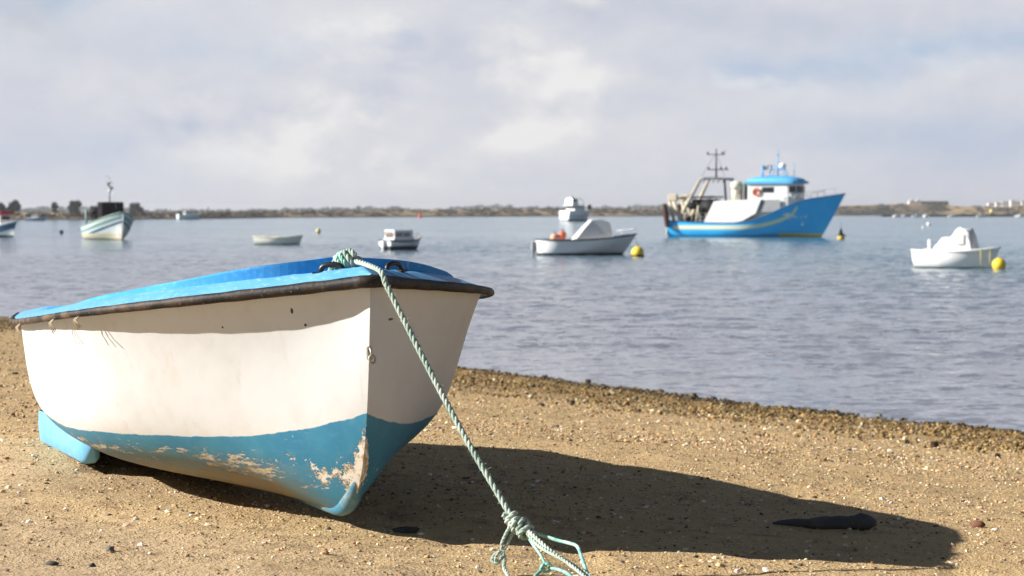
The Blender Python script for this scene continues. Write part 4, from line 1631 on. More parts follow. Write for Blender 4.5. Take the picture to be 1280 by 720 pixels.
for sg in (-1, 1):
    side = [(-.95, .75 * sg, .75), (-.75, .74 * sg, 1.05), (-.15, .592 * sg, 1.75), (.25, .504 * sg, 2.16), (.85, .518 * sg, 2.2), (1.35, .56 * sg, 2.0), (1.55, .665 * sg, 1.2), (1.62, .72 * sg, .75)]
    mb.poly(side if sg < 0 else side[::-1])
mb.build('console_cover', M_canvas, cb)
mb = MB()
mb.tube([(2.0, -.78, 1.2), (2.1, -.75, 1.5), (3.0, -.22, 1.6), (3.1, 0, 1.6), (3.0, .22, 1.6), (2.1, .75, 1.5), (2.0, .78, 1.2)], .022, 6)
for sg in (-1, 1):
    mb.tube([(2.6, sg * .47, 1.2), (2.6, sg * .47, 1.55)], .018, 5)
mb.build('bow_rail', M_steel, cb)
mb = MB()
mb.box((-3.28, 0, .55), (.28, .36, .62), bevel=.06)
mb.box((-3.30, 0, .05), (.14, .14, .7), bevel=.03)
mb.build('outboard_motor', M_grey, cb)
mb = MB()
mb.tube([(2.95, -.03, 1.22), (3.2, -.12, .6), (3.35, -.35, .05)], .018, 5)
mb.build('painter', M_canvas, cb)


def float_in(parent_thing, p, r, mat, label):
    w_ = Matrix.Rotation(parent_thing.rotation_euler[2], 3, 'Z') @ Vector(p)
    t_ = thing('fender', label, 'float', tuple(parent_thing.location + w_))
    mb = MB()
    mb.ball((0, 0, 0), r, 14, (1, 1, 1.05))
    mb.build('float', mat, t_)
    mb = MB()
    mb.tube([(0, 0, r), (.02, 0, r + .12)], r * .16, 6)
    mb.build('eyelet', M_black, t_)


float_in(cb, (-2.05, -.35, 1.08), .26, M_peach, 'pale orange float heaped at the stern of the console motor boat')
float_in(cb, (-1.55, -.25, 1.22), .27, M_orange, 'bright orange float on top beside the canvas covered console')
mooring_buoy(797, 320.5, .385, M_yellow, 'yellow buoy with black collar floating under the bow of the console motor boat', cap=M_black, group='yellow mooring buoys')

# ---- white open boat with a tarpaulin, and its buoy
x0, y0 = sea(1198, 335)
wb_ = thing('motor_boat', 'small white open boat with bundled white tarpaulin amidships, beside a yellow buoy', 'motor boat', (x0, y0, 0), R(-33), 'boats moored in the estuary')
shp = hull_shape(4.05, 1.85, (.86, .82, 1.0), draft=.2, stern=.86, rake=.5, srake=.1, blunt=2.6, flare=.6)
hull_part(wb_, shp, band_mat('open_boat_hull', (.80, .79, .76), [('below', .17, .19, (.45, .44, .42)), ('z', -.4, .05, (.10, .11, .10))]))
deck_part(wb_, shp, M_white, .28, .13)
rail_part(wb_, shp, M_white, .05, -.02)
mb = MB()
rs = np.random.default_rng(9)
Q = []
prof_ = [(-1.12, .62, .05), (-1.08, .95, .36), (-.95, 1.18, .50), (-.75, 1.36, .56), (-.5, 1.44, .58), (-.30, 1.46, .57), (-.20, 1.60, .56), (-.05, 1.80, .55), (.15, 1.86, .54), (.40, 1.86, .53), (.60, 1.80, .53), (.72, 1.55, .56), (.82, 1.1, .58), (.88, .62, .60)]
for x_, z_, hw in prof_:
    r_ = []
    for k_ in range(13):
        a_ = math.pi * k_ / 12
        wob = 1 + .06 * math.sin(5 * a_ + x_ * 7) + .03 * rs.normal()
        r_.append((x_ + .03 * rs.normal(), -hw * math.copysign(abs(math.cos(a_)) ** .6, math.cos(a_)) * wob, .62 + (z_ - .62) * math.sin(a_) ** .5 * wob))
    Q.append(r_)
mb.grid(np.array(Q), smooth=True)
mb.build('tarpaulin', M_canvas, wb_)
for sg in (-1, 1):
    mb = MB()
    mb.box((.28, sg * .53, 1.36), (.40, .05, .50), rx=R(8 * sg), bevel=.02)
    mb.build('windscreen', paint('hazy_plastic', (.50, .49, .47), .4, .2, 9), wb_)
mb = MB()
mb.box((-1.5, .15, 1.0), (.12, .12, .5), bevel=.03)
mb.ball((-1.5, .15, 1.27), .085, 8)
mb.build('lamp_post', M_white, wb_)
mb = MB()
mb.box((-2.13, .0, .50), (.26, .34, .5), bevel=.06)
mb.box((-2.15, 0, .05), (.12, .12, .6), bevel=.03)
mb.build('outboard_motor', M_grey, wb_)
for sg, xx in ((-1, 1.32), (-1, 1.68)):
    mb = MB()
    yy = float(np.interp(xx, shp[0][:, -1], shp[1][:, -1]))
    mb.tube([(xx, sg * (yy + .04), .95), (xx, sg * (yy + .05), .35), (xx + .04, sg * (yy * .85), .02)], .02, 5)
    mb.build('hanging_line', paint('yellow_cord', (.50, .42, .12), .8), wb_)
mooring_buoy(1249, 337.5, .32, M_yellow, 'plain yellow ball buoy beside the small white boat with a tarpaulin', cap=None, group='yellow mooring buoys', sink=.12)

# ---- small cabin boat seen from its stern quarter
x0, y0 = sea(504, 312.5)
cu = thing('cabin_boat', 'little white cabin boat with dark blue bottom, seen from the stern with its outboard', 'cabin boat', (x0, y0, 0), R(46), 'boats moored in the estuary')
shp = hull_shape(3.5, 1.35, (.72, .66, .92), draft=.2, stern=.92, rake=.55, srake=.05, blunt=2.4, flare=.6)
hull_part(cu, shp, band_mat('cabin_boat_hull', (.76, .76, .74), [('z', -.4, .30, (.010, .022, .05)), ('below', -.1, .10, (.02, .045, .10))]))
deck_part(cu, shp, M_white, .12, .10)
rail_part(cu, shp, paint('navy_rail', (.02, .035, .07), .5), .035, .0)
mb = MB()
pl_ = [(-1.35, -.52), (.55, -.50), (.85, 0), (.55, .50), (-1.35, .52)]
prism(mb, pl_, .60, .86, .0)
prism(mb, [(p_[0] * .97, p_[1] * .96) for p_ in pl_], .86, 1.30, -.07)
prism(mb, [(p_[0] * .97 - .02, p_[1] * .97) for p_ in pl_], 1.30, 1.40, -.05)
cab = mb.build('cabin', M_white, cu)
for sg in (-1, 1):
    for cx_, w_ in ((-.82, .62), (-.10, .58)):
        mb = MB()
        mb.box((cx_, sg * .487, 1.08), (w_, .03, .28), rx=R(4 * sg))
        mb.build('window', paint('brown_curtained_glass', (.20, .15, .13), .2, .1, 3), cab)
mb = MB()
mb.box((-1.335, 0, 1.06), (.03, .7, .34))
mb.build('window', paint('brown_curtained_glass', (.20, .15, .13), .2, .1, 3), cab)
mb = MB()
mb.box((-1.86, .05, .42), (.24, .32, .52), bevel=.07)
mb.box((-1.88, .05, .02), (.13, .16, .5), bevel=.04)
mb.build('outboard_motor', M_white, cu)
mb = MB()
mb.tube([(-.2, 0, 1.38), (-.2, 0, 2.35)], [.018, .01], 5)
mb.build('antenna', M_steel, cu)
mb = MB()
mb.tube([(.9, -.42, .82), (.95, -.40, 1.08), (1.55, -.12, 1.16), (1.62, 0, 1.16), (1.55, .12, 1.16), (.95, .40, 1.08), (.9, .42, .82)], .018, 5)
mb.build('bow_rail', M_steel, cu)

# ---- plain white dinghy
x0, y0 = sea(349, 306)
dg = thing('dinghy', 'long low cream dinghy lying empty on the water', 'dinghy', (x0, y0, 0), R(-12), 'boats moored in the estuary')
shp = hull_shape(4.05, 1.5, (.72, .62, .80), draft=.12, stern=.80, rake=.35, srake=.1, blunt=2.6, flare=.6)
hull_part(dg, shp, band_mat('dinghy_hull', (.74, .72, .63), [('z', -.3, .04, (.20, .20, .16)), ('below', .10, .13, (.42, .40, .33))]))
deck_part(dg, shp, M_cream, .10, .12)
rail_part(dg, shp, M_cream, .04, -.01)
for xx in (-1.1, .0, 1.0):
    mb = MB()
    hw = float(np.interp(xx, shp[0][:, -1], shp[1][:, -1])) - .1
    mb.box((xx, 0, .66), (.24, hw * 2, .05), bevel=.01)
    mb.build('thwart', M_cream, dg)

# ---- striped fishing boat, bow towards the viewer
x0, y0 = sea(136, 299.2)
fb_ = thing('fishing_boat', 'white fishing boat with green and blue bands, bow on, with a black covered wheelhouse', 'fishing boat', (x0, y0, 0), R(-63), 'boats moored in the estuary')
shp = hull_shape(10.0, 4.3, (1.25, 1.45, 2.65), draft=.5, stern=.6, rake=.8, srake=.2, blunt=2.7, flare=.75, round_stern=.16)
hull_part(fb_, shp, band_mat('striped_hull', (.66, .70, .66), [('below', -.1, .16, (.50, .55, .48)), ('below', .30, .62, (.17, .30, .29)), ('below', .78, 1.02, (.03, .10, .20)), ('z', .02, .62, (.62, .55, .38)), ('z', -.6, .10, (.05, .06, .08))]))
deck_part(fb_, shp, M_grey, .55, .12)
rail_part(fb_, shp, paint('green_rail', (.18, .34, .27), .5), .06, .02)
mb = MB()
mb.box((.75, 0, 2.65), (1.6, 2.2, 2.0), bevel=.10)
wh = mb.build('wheelhouse', paint('black_cover', (.012, .008, .011), .85, .3, 3), fb_)
mb = MB()
mb.box((.75, 0, 3.55), (1.75, 2.1, .12), bevel=.03)
mb.build('roof', paint('dark_red_roof', (.05, .014, .018), .7, .2, 3), wh)
for yy in (-.55, 0, .55):
    mb = MB()
    mb.box((1.51, yy, 3.02), (.04, .42, .45))
    mb.build('window', M_glass, wh)
mb = MB()
mb.box((-.35, 0, 1.95), (.9, 1.7, 1.5), bevel=.08)
mb.build('cabin_trunk', M_white, fb_)
mb = MB()
mb.tube([(.45, 0, 3.6), (.45, 0, 6.1)], [.07, .035], 6)
mb.tube([(.45, -.35, 5.55), (.45, .35, 5.55)], .03, 5)
mb.box((.45, .18, 5.0), (.18, .34, .30), bevel=.03)
mb.box((.45, -.15, 5.35), (.2, .2, .34), bevel=.03)
mb.tube([(.45, 0, 6.0), (2.8, 0, 3.0)], .012, 4)
mb.tube([(.45, 0, 6.0), (.45, -.4, 6.2)], .02, 4)
mb.build('mast', M_steel, fb_)
mb = MB()
mb.ball((.5, 0, 4.75), .16, 8)
mb.build('radar', M_white, fb_)
mb = MB()
mb.box((-3.5, .1, 2.0), (1.1, 1.5, 1.9), bevel=.2)
mb.lathe([(.02, -.8), (.55, -.8), (.55, .8), (.02, .8)], (-3.6, 0, 2.7), 12, mx)
mb.build('net_hauler', M_dark, fb_)
mb = MB()
for yy in (-1.0, 1.0):
    mb.tube([(-4.5, yy, 1.0), (-4.5, yy, 3.0)], .11, 6)
mb.tube([(-4.5, -1.0, 2.95), (-4.5, 1.0, 2.95)], .08, 6)
mb.build('stern_frame', paint('sea_green_steel', (.22, .34, .31), .6, .2, 2), fb_)
mb = MB()
mb.tube([(4.98, 0, 2.6), (4.95, .02, 1.5), (4.7, .1, .2)], .03, 5)
mb.box((4.55, -.28, .52), (.2, .12, .7), bevel=.04)
mb.build('stem_fender', M_white, fb_)

# ---- boat cut by the picture's edge
x0, y0 = sea(-2, 296.3)
lb = thing('fishing_boat', 'white and blue boat with a red cabin roof, cut off by the picture edge', 'fishing boat', (x0, y0, 0), R(-38), 'boats moored in the estuary')
shp = hull_shape(6.2, 2.3, (1.0, 1.05, 1.75), draft=.4, stern=.7, rake=.7, srake=.2, blunt=2.5, flare=.7)
hull_part(lb, shp, band_mat('blue_band_hull', (.70, .72, .72), [('below', .12, .75, (.045, .12, .24)), ('z', -.5, .22, (.012, .02, .035))]))
deck_part(lb, shp, M_white, .4, .1)
rail_part(lb, shp, M_white, .05, .02)
mb = MB()
mb.box((.35, 0, 1.75), (1.9, 1.5, 1.3), bevel=.08)
wh = mb.build('cabin', M_white, lb)
mb = MB()
mb.box((.35, 0, 2.58), (2.3, 1.8, .38), bevel=.08)
mb.build('roof', M_red, wh)
for xx in (-.25, .55):
    for sg in (-1, 1):
        mb = MB()
        mb.box((xx, sg * .76, 2.05), (.5, .04, .4))
        mb.build('window', M_glass, wh)
mb = MB()
mb.box((1.31, 0, 2.05), (.04, 1.1, .4))
mb.build('window', M_glass, wh)

# ---- motor yacht with a flybridge, further out
x0, y0 = sea(722, 276.5)
k_ = y0 / F
my = thing('motor_yacht', 'white flybridge motor yacht showing its sunlit stern beyond the console motor boat', 'yacht', (x0, y0, 0), R(48), 'boats moored in the estuary')
shp = hull_shape(12.5, 4.3, (3.3, 3.2, 4.0), draft=.6, stern=.95, rake=2.0, srake=-.5, blunt=2.4, flare=.6)
hull_part(my, shp, band_mat('yacht_hull', (.78, .78, .78), [('z', -.6, .5, (.02, .04, .07)), ('below', 1.5, 1.7, (.10, .12, .18))]))
deck_part(my, shp, M_white, .2, .1)
rail_part(my, shp, M_white, .09, .0)
mb = MB()
prism(mb, house_plan(-3.6, 2.6, 1.7, 6), 3.0, 4.7, -.06)
sup = mb.build('cabin', M_white, my)
mb = MB()
prism(mb, house_plan(-3.7, 2.55, 1.66, 6), 4.05, 4.5, -.01)
mb.build('window', M_glass, sup)
mb = MB()
prism(mb, house_plan(-4.9, 1.6, 1.9, 6), 4.72, 5.0, .02)
prism(mb, house_plan(-4.4, -.6, 1.5, 6), 5.0, 6.1, -.10)
prism(mb, house_plan(-4.2, -1.6, 1.1, 6), 6.9, 7.3, -.3)
fly = mb.build('flybridge', M_white, my)
mb = MB()
prism(mb, house_plan(-4.3, -.75, 1.42, 6), 6.08, 6.92, -.12)
mb.build('window', M_glass, fly)
mb = MB()
mb.tube([(1.4, -1.3, 4.9), (1.0, -1.2, 6.6), (-.8, -1.1, 7.0), (-.8, 1.1, 7.0), (1.0, 1.2, 6.6), (1.4, 1.3, 4.9)], .10, 6)
mb.tube([(-2.9, 0, 7.2), (-2.9, 0, 9.2)], [.05, .03], 5)
mb.ball((-2.6, .3, 7.5), .35, 10)
mb.build('radar_arch', M_steel, my)
mb = MB()
mb.ball((5.0, -.6, 4.3), .75, 12, (1, 1, 1.2))
mb.build('dark_fender', M_black, my)

# ---- distant boats on the other side


def far_boat(px, row, L, B, fb, rz, label, house=True, col=(.76, .76, .76), roof=None, band=None):
    x_, y_ = sea(px, row)
    t_ = thing('motor_boat', label, 'motor boat', (x_, y_, 0), R(rz), 'boats moored off the far shore')
    shp = hull_shape(L, B, fb, draft=.3, stern=.9, rake=L * .12, srake=.05, blunt=2.3, flare=.6, ns=22, nq=8)
    bd = [('z', -.4, .15, (.02, .04, .06))]
    if band:
        bd.append(('below', .0, fb[1] * .75, band))
    hull_part(t_, shp, band_mat('far_hull_%d' % int(px), col, bd))
    deck_part(t_, shp, M_white, .2, .08)
    if house:
        mb = MB()
        h0 = fb[1] - .2
        hh_ = max(.9, L * .17)
        prism(mb, house_plan(-L * .22, L * .18, B * .36, 6), h0, h0 + hh_, -.08)
        c_ = mb.build('cabin', M_white, t_)
        mb = MB()
        prism(mb, house_plan(-L * .225, L * .178, B * .362, 6), h0 + hh_ * .55, h0 + hh_ * .82, -.005)
        mb.build('window', M_glass, c_)
        if roof:
            mb = MB()
            prism(mb, house_plan(-L * .25, L * .2, B * .38, 6), h0 + hh_, h0 + hh_ + .2, .0)
            mb.build('roof', roof, c_)
    return t_


t_ = far_boat(237, 274.4, 9.5, 3.4, (2.1, 1.9, 2.5), 28, 'distant pale motor cruiser with a mast, well past the striped boat, against the scrub', col=(.70, .73, .76))
mb = MB()
mb.tube([(.6, 0, 3.2), (.6, 0, 5.2)], [.08, .04], 5)
mb.build('mast', M_steel, t_)
mb = MB()
mb.tube([(-2.2, -1.0, 2.0), (-2.5, -1.0, 3.8), (-2.5, 1.0, 3.8), (-2.2, 1.0, 2.0)], .1, 5)
mb.build('stern_frame', M_steel, t_)
far_boat(46, 276.0, 6.8, 2.3, (1.2, 1.0, 1.5), -8, 'distant blue grey boat with a white upright cabin, near the red roofed boat', col=(.22, .27, .36))
far_boat(183, 274.5, 3.2, 1.4, (.6, .5, .7), 10, 'tiny white boat at the far bank behind the striped fishing boat', house=False)

# ---- row of small boats moored along a raft at the far side of the estuary
xA, yA = sea(1102, 270.9)
xB, yB = sea(1330, 270.9)
raft = thing('floating_raft', 'long dark floating raft lying low off the far shore', 'raft', ((xA + xB) / 2, yA, 0))
LW = xB - xA
mb = MB()
for k_ in range(19):
    mb.box((-LW / 2 + (k_ + .5) * LW / 19, .15 * math.sin(k_), .70), (LW / 19 - .35, 5.0, 1.5), bevel=.06)
mb.build('deck', paint('tarred_timber', (.030, .026, .022), .85, .25, .6), raft)
for k_ in range(0, 19, 2):
    mb = MB()
    mb.tube([(-LW / 2 + (k_ + .5) * LW / 19, 2.3, -.5), (-LW / 2 + (k_ + .5) * LW / 19, 2.3, 1.9)], .16, 6)
    mb.build('post', M_wood, raft)
raft_boats = [(1121, 4.6, 2.0, 15, 'first white boat at the open end of the dark raft'), (1129.5, 4.2, 1.9, -20, 'second white boat from the open end of the raft'),
              (1147, 6.6, 1.7, 5, 'longer white boat third along the raft, below the white house'), (1157, 4.0, 1.7, 40, 'small white boat fourth along the raft, below the dark shed'),
              (1189, 5.0, 2.1, -12, 'white boat alone in the middle of the raft'), (1226, 5.4, 1.5, 8, 'low white boat just before the yellow marker on the raft'), (1274, 5.6, 2.2, -30, 'white boat past the yellow marker, by the picture edge')]
for px, L, B, rz, lab in raft_boats:
    t_ = far_boat(px, 271.6, L, B, (1.1, 1.0, 1.45), rz, lab)
    t_['group'] = 'white boats moored along the raft'
mk = thing('marker_buoy', 'pale yellow marker standing on the raft between white boats', 'buoy', ((1239 - 640) / F * (yA), yA, .6))
mb = MB()
mb.ball((0, 0, 3.0), 1.35, 14, (1, 1, 1.1))
mb.build('float', paint('pale_yellow', (.72, .66, .22), .6, .1, 1), mk)
mb = MB()
mb.tube([(0, 0, 0), (0, 0, 2.0)], .3, 7)
mb.build('post', M_dark, mk)

# ---- buoys
mooring_buoy(398, 291.3, .33, paint('weathered_yellow', (.62, .55, .22), .6, .2, 3), 'small weathered yellow buoy on open water near the cream dinghy', group='yellow mooring buoys', sink=.1)
x_, y_ = sea(1051, 298.6)
bu_ = thing('channel_buoy', 'dark cone topped buoy with yellow base off the bow of the trawler', 'buoy', (x_, y_, 0))
mb = MB()
mb.lathe([(.02, -.25), (.30, -.22), (.36, .0), (.36, .22), (.30, .30), (.02, .32)], n=14)
mb.build('float', paint('dirty_yellow', (.55, .38, .03), .6, .3, 4), bu_)
mb = MB()
mb.lathe([(.30, .30), (.22, .55), (.10, .95), (.05, 1.05), (.02, 1.06)], n=12)
mb.tube([(0, 0, 1.0), (0, 0, 1.75)], .018, 5)
mb.tube([(.22, -.15, .3), (.36, -.2, .42), (.42, -.2, .3)], .09, 6)
mb.build('topmark', M_black, bu_)
x_, y_ = sea(525, 272.2)
bu_ = thing('channel_buoy', 'red channel buoy close under the far shore', 'buoy', (x_, y_, 0))
mb = MB()
mb.lathe([(.02, -.4), (1.15, -.35), (1.2, .45), (.8, .8), (.45, 2.0), (.35, 2.5), (.02, 2.55)], n=12)
mb.build('float', M_red, bu_)
mb = MB()
mb.box((0, 0, 2.9), (.7, .7, .8), bevel=.05)
mb.build('topmark', M_red, bu_)
mooring_buoy(1160.5, 281.6, .40, M_white, 'white ball buoy on open water off the raft', group='pale mooring floats')
mooring_buoy(1153.5, 285.0, .2, M_white, 'tiny white float just above the small white boat with tarpaulin', group='pale mooring floats')
mooring_buoy(77, 292, .26, M_dark, 'small dark buoy between the red roofed boat and striped fishing boat', sink=.1)

# ------------------------------------------------------------------ buildings on the far shore


def on_bank(px, row_base, back):
    d, cr = bank_at(px)
    d = float(d) + back
    return (px - 640) / F * d, d, CAMZ + (HY - row_base) * d / F, d / F


x_, y_, z_, k_ = on_bank(1142.5, 256.0, 60)
ho = thing('house', 'white house with two gables on the far dune', 'house', (x_, y_, z_))
W_ = 15 * k_
mb = MB()
mb.box((0, 0, 1.2), (W_, 7, 4.8))
mb.build('wall', paint('white_render', (.74, .72, .69), .8, .1, .5), ho)
mb = MB()
for cx_, w_ in ((-W_ * .25, W_ * .5), (W_ * .27, W_ * .42)):
    a_ = [(cx_ - w_ / 2, -3.7, 3.6), (cx_, -3.7, 6.0), (cx_ + w_ / 2, -3.7, 3.6)]
    c__ = [(p_[0], 3.7, p_[2]) for p_ in a_]
    mb.addv(a_ + c__, [(0, 1, 2), (5, 4, 3), (0, 3, 4, 1), (1, 4, 5, 2), (2, 5, 3, 0)], False)
mb.build('roof', paint('pale_roof', (.58, .52, .50), .8, .15, .5), ho)
for cx_ in (-W_ * .34, -W_ * .12, W_ * .15, W_ * .36):
    mb = MB()
    mb.box((cx_, -3.51, 1.9), (1.0, .06, 1.3))
    mb.build('window', M_glass, ho)
x_, y_, z_, k_ = on_bank(1167.5, 255.5, 62)
sh_ = thing('shed', 'long dark low shed beside the white house on the dune', 'shed', (x_, y_, z_))
W_ = 34 * k_
mb = MB()
mb.box((0, 0, .9), (W_, 6, 3.4))
mb.build('wall', paint('dark_boards', (.045, .042, .035), .9, .2, .5), sh_)
mb = MB()
a_ = [(-W_ / 2 - .4, -3.4, 2.6), (-W_ / 2 - .4, 0, 3.7), (-W_ / 2 - .4, 3.4, 2.6)]
c__ = [(W_ / 2 + .4, p_[1], p_[2]) for p_ in a_]
mb.addv(a_ + c__, [(0, 2, 1), (3, 4, 5), (0, 1, 4, 3), (1, 2, 5, 4), (2, 0, 3, 5)], False)
mb.build('roof', paint('lichen_roof', (.10, .095, .06), .9, .2, .5), sh_)
for kx in (-.3, .1, .32):
    mb = MB()
    mb.box((W_ * kx, -3.02, .6), (2.2, .06, 2.4))
    mb.build('door', paint('pale_door', (.30, .26, .17), .8), sh_)
rs = np.random.default_rng(21)
town = ['low white building at the near end of the distant town', 'second white block of the distant town', 'wide white block with flat roof in the distant town', 'taller pale block of the distant town', 'white building next to the tall pale block', 'pale building nearest the picture edge in the distant town']
for i_, (px, w_, h_) in enumerate([(1238, 8, 2.6), (1247, 7, 3.6), (1256, 10, 4.6), (1265, 6, 6.2), (1271, 7, 5.0), (1280, 9, 5.6)]):
    D = 2700 + 60 * (i_ % 3)
    k_ = D / F
    z_ = CAMZ + (HY - 257.0) * k_
    t_ = thing('town_house', town[i_], 'building', ((px - 640) * k_, D, z_), 0, 'white buildings of the distant town')
    mb = MB()
    mb.box((0, 0, h_ * k_ / 2 - 5), (w_ * k_, 9, h_ * k_ + 10))
    mb.build('wall', paint('white_render', (.74, .72, .69), .8, .1, .5), t_)
    mb = MB()
    mb.box((0, 0, h_ * k_ + .2), (w_ * k_ + .4, 9.4, .4))
    mb.build('roof', paint('pale_roof', (.58, .52, .50), .8, .15, .5), t_)
    for kx in (-.3, 0, .3):
        mb = MB()
        mb.box((kx * w_ * k_, -4.52, h_ * k_ * .55), (1.2, .08, 1.4))
        mb.build('window', M_glass, t_)

# ------------------------------------------------------------------ sky and sun
EXPO = 0.95
KS = 1.0 / (0.1 * 2 ** EXPO)          # turns a displayed linear value into sky colour at strength 0.1
world = bpy.data.worlds.new('World')
sc.world = world
world.use_nodes = True
nt = NT(world.node_tree)
bg = world.node_tree.nodes['Background']
bg.inputs['Strength'].default_value = 0.1
skyt = nt.node('ShaderNodeTexSky', sky_type='NISHITA')
skyt.sun_disc = False
skyt.sun_elevation = R(SUN_EL)
sunpos = (-math.cos(R(SUN_AZ)), -math.sin(R(SUN_AZ)))       # where the sun stands
skyt.sun_rotation = math.atan2(sunpos[0], sunpos[1])
skyt.air_density = 1.0
skyt.dust_density = 1.0
skyt.ozone_density = 1.5
gen = nt.coord('Generated')
dx, dy, dz = nt.sep(gen)
wv = nt.mapping(gen, (1, 1, 1.5))
wn = nt.noise(wv, 9.0, 5, .55, out='Color')
wr, wg_, _ = nt.sep(wn)
wn2 = nt.noise(wv, 34.0, 6, .6, out='Color')
vr, vg, _ = nt.sep(wn2)
ax = nt.add(dx, nt.add(nt.mul(nt.sub(wr, .5), .09), nt.mul(nt.sub(vr, .5), .030)))
az_ = nt.add(dz, nt.add(nt.mul(nt.sub(wg_, .5), .040), nt.mul(nt.sub(vg, .5), .018)))
n1 = nt.noise(wv, 7.0, 7, .55)
n2 = nt.noise(wv, 26.0, 8, .58)
front = nt.step(dy, .2, .5)


def puff(px, row, sx, sy):
    ex = nt.math('DIVIDE', nt.sub(ax, (px - 640) / F), sx / F)
    ez = nt.math('DIVIDE', nt.sub(az_, (HY - row) / F), sy / F)
    r2 = nt.add(nt.mul(ex, ex), nt.mul(ez, ez))
    return nt.math('EXPONENT', nt.mul(r2, -1.0))


def total(lst):
    acc = None
    for a_, *p_ in lst:
        v_ = nt.mul(puff(*p_), a_)
        acc = v_ if acc is None else nt.add(acc, v_)
    return nt.mul(acc, front)


bright = total([(.60, 690, 110, 90, 55), (.25, 640, 165, 60, 25), (.42, 470, 60, 130, 45), (.40, 735, 10, 85, 14), (.30, 300, 170, 190, 60), (.45, 960, 106, 100, 13), (.28, 1120, 70, 110, 35), (.25, 560, 215, 160, 35), (.25, 440, 130, 60, 18), (.2, 950, 195, 70, 22)])
dark = total([(.50, 930, 25, 260, 30), (.35, 590, 95, 75, 40), (.30, 60, 160, 110, 70), (.35, 1230, 215, 130, 60), (.25, 1120, 165, 190, 30), (.22, 400, 115, 120, 22), (.2, 820, 110, 90, 30)])
blue = total([(.65, 1000, 88, 140, 22), (.55, 1200, 55, 150, 22), (.55, 60, 18, 90, 24), (.35, 1150, 175, 200, 35), (.25, 100, 200, 160, 40), (.25, 240, 60, 220, 26)])
n3 = nt.noise(wv, 75.0, 6, .6)
def lit(scale_, det_, off_):
    # lumps of cloud lit from the sun's side: brightness falls from the side towards the sun to the other
    a_1 = nt.noise(nt.vmath('ADD', wv, nt.vmath('MULTIPLY', nt.vmath('SUBTRACT', wn2, (.5, .5, .5)), (.02, .02, .02))), scale_, det_, .5)
    w2_ = nt.vmath('ADD', wv, (-off_ * .75, 0.0, off_ * 1.3))
    a_2 = nt.noise(nt.vmath('ADD', w2_, nt.vmath('MULTIPLY', nt.vmath('SUBTRACT', wn2, (.5, .5, .5)), (.02, .02, .02))), scale_, det_, .5)
    return nt.sub(a_1, a_2)


relief = nt.add(nt.mul(lit(11.0, 3, .022), 1.0), nt.mul(lit(30.0, 4, .009), .8))
edge_b = nt.add(bright, nt.add(nt.mul(nt.sub(n2, .5), .9), nt.mul(nt.sub(n3, .5), .40)))
heads = nt.step(edge_b, .18, .50)
body = nt.step(nt.add(bright, nt.mul(nt.sub(n1, .5), .8)), .05, .45)
tone = nt.add(.575, nt.add(nt.mul(nt.sub(n1, .5), .28), nt.add(nt.mul(nt.sub(n2, .5), .30), nt.mul(nt.sub(n3, .5), .22))))
tone = nt.add(tone, nt.mul(relief, nt.add(.25, nt.mul(body, 1.05))))
tone = nt.add(tone, nt.add(nt.mul(bright, .30), nt.mul(heads, .17)))
tone = nt.sub(tone, nt.mul(dark, .50))
col = nt.ramp(tone, [(0.0, lin(180, 187, 206)), (.30, lin(200, 205, 219)), (.52, lin(213, 215, 224)), (.74, lin(225, 225, 229)), (1.0, lin(238, 237, 237))])
bl = nt.math('MULTIPLY', blue, nt.step(n2, .30, .70, .45, 1.2), clamp=True)
col = nt.mix(bl, col, lin(160, 188, 220))
# low veil of grey over the shore
col = nt.mix(nt.step(dz, .022, .0, 0, .40), col, lin(210, 212, 221))
scl = nt.node('ShaderNodeVectorMath', operation='SCALE')
nt.put(scl.inputs[0], col)
scl.inputs['Scale'].default_value = KS
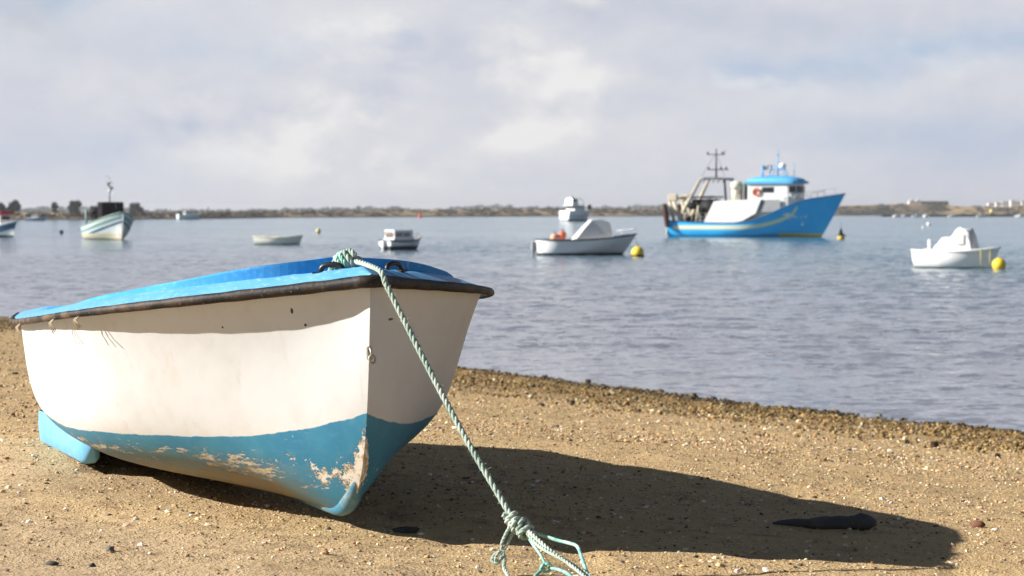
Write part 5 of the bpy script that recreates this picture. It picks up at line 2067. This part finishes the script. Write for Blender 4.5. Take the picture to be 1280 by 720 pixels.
# higher up the cloud breaks and the clear sky shows
cover = nt.mix(front, nt.step(nt.add(dz, nt.mul(nt.sub(n1, .5), .3)), .24, .075), nt.step(nt.add(dz, nt.mul(nt.sub(n1, .5), .45)), .36, .11))
sks = nt.node('ShaderNodeVectorMath', operation='SCALE')
nt.put(sks.inputs[0], skyt.outputs[0])
sks.inputs['Scale'].default_value = 0.28
nt.put(bg.inputs['Color'], nt.mix(cover, sks.outputs[0], scl.outputs[0]))

sl = bpy.data.lights.new('sun', 'SUN')
sl.energy = 5.0
sl.angle = R(0.53)
sl.color = (1.0, .962, .905)
so = bpy.data.objects.new('sun', sl)
COL.objects.link(so)
trav = Vector((math.cos(R(SUN_AZ)) * math.cos(R(SUN_EL)), math.sin(R(SUN_AZ)) * math.cos(R(SUN_EL)), -math.sin(R(SUN_EL))))
so.rotation_euler = trav.to_track_quat('-Z', 'Y').to_euler()

# ------------------------------------------------------------------ haze
HAZE = 0.00013
if HAZE > 0:
    m_h = bpy.data.materials.new('haze')
    m_h.use_nodes = True
    nt = NT(m_h.node_tree)
    m_h.node_tree.nodes.remove(m_h.node_tree.nodes['Principled BSDF'])
    pv = nt.node('ShaderNodeVolumePrincipled')
    pv.inputs['Color'].default_value = (.86, .89, .95, 1)
    pv.inputs['Density'].default_value = HAZE
    pv.inputs['Anisotropy'].default_value = .3
    nt.l.new(pv.outputs[0], m_h.node_tree.nodes['Material Output'].inputs['Volume'])
    mb = MB()
    mb.box((0, 3000, 13), (11000, 8200, 36))
    o = mb.build('haze', m_h)
    tag(o, kind='stuff')

# ------------------------------------------------------------------ camera
cam = bpy.data.cameras.new('camera')
cam.sensor_width = 36.0
cam.lens = 36.0 * F / 1280.0
cam.clip_end = 20000
cam.clip_start = .1
cam.dof.use_dof = True
cam.dof.focus_distance = 8.1
cam.dof.aperture_fstop = 5.4
co_ = bpy.data.objects.new('camera', cam)
COL.objects.link(co_)
co_.location = (0, 0, CAMZ)
co_.rotation_euler = (math.pi / 2 - math.atan((360 - HY) / F), 0, 0)
sc.camera = co_

sc.view_settings.view_transform = 'Standard'
sc.view_settings.look = 'None'
sc.view_settings.exposure = EXPO
sc.view_settings.gamma = 1.0
sc.cycles.use_denoising = True
sc.cycles.max_bounces = 8
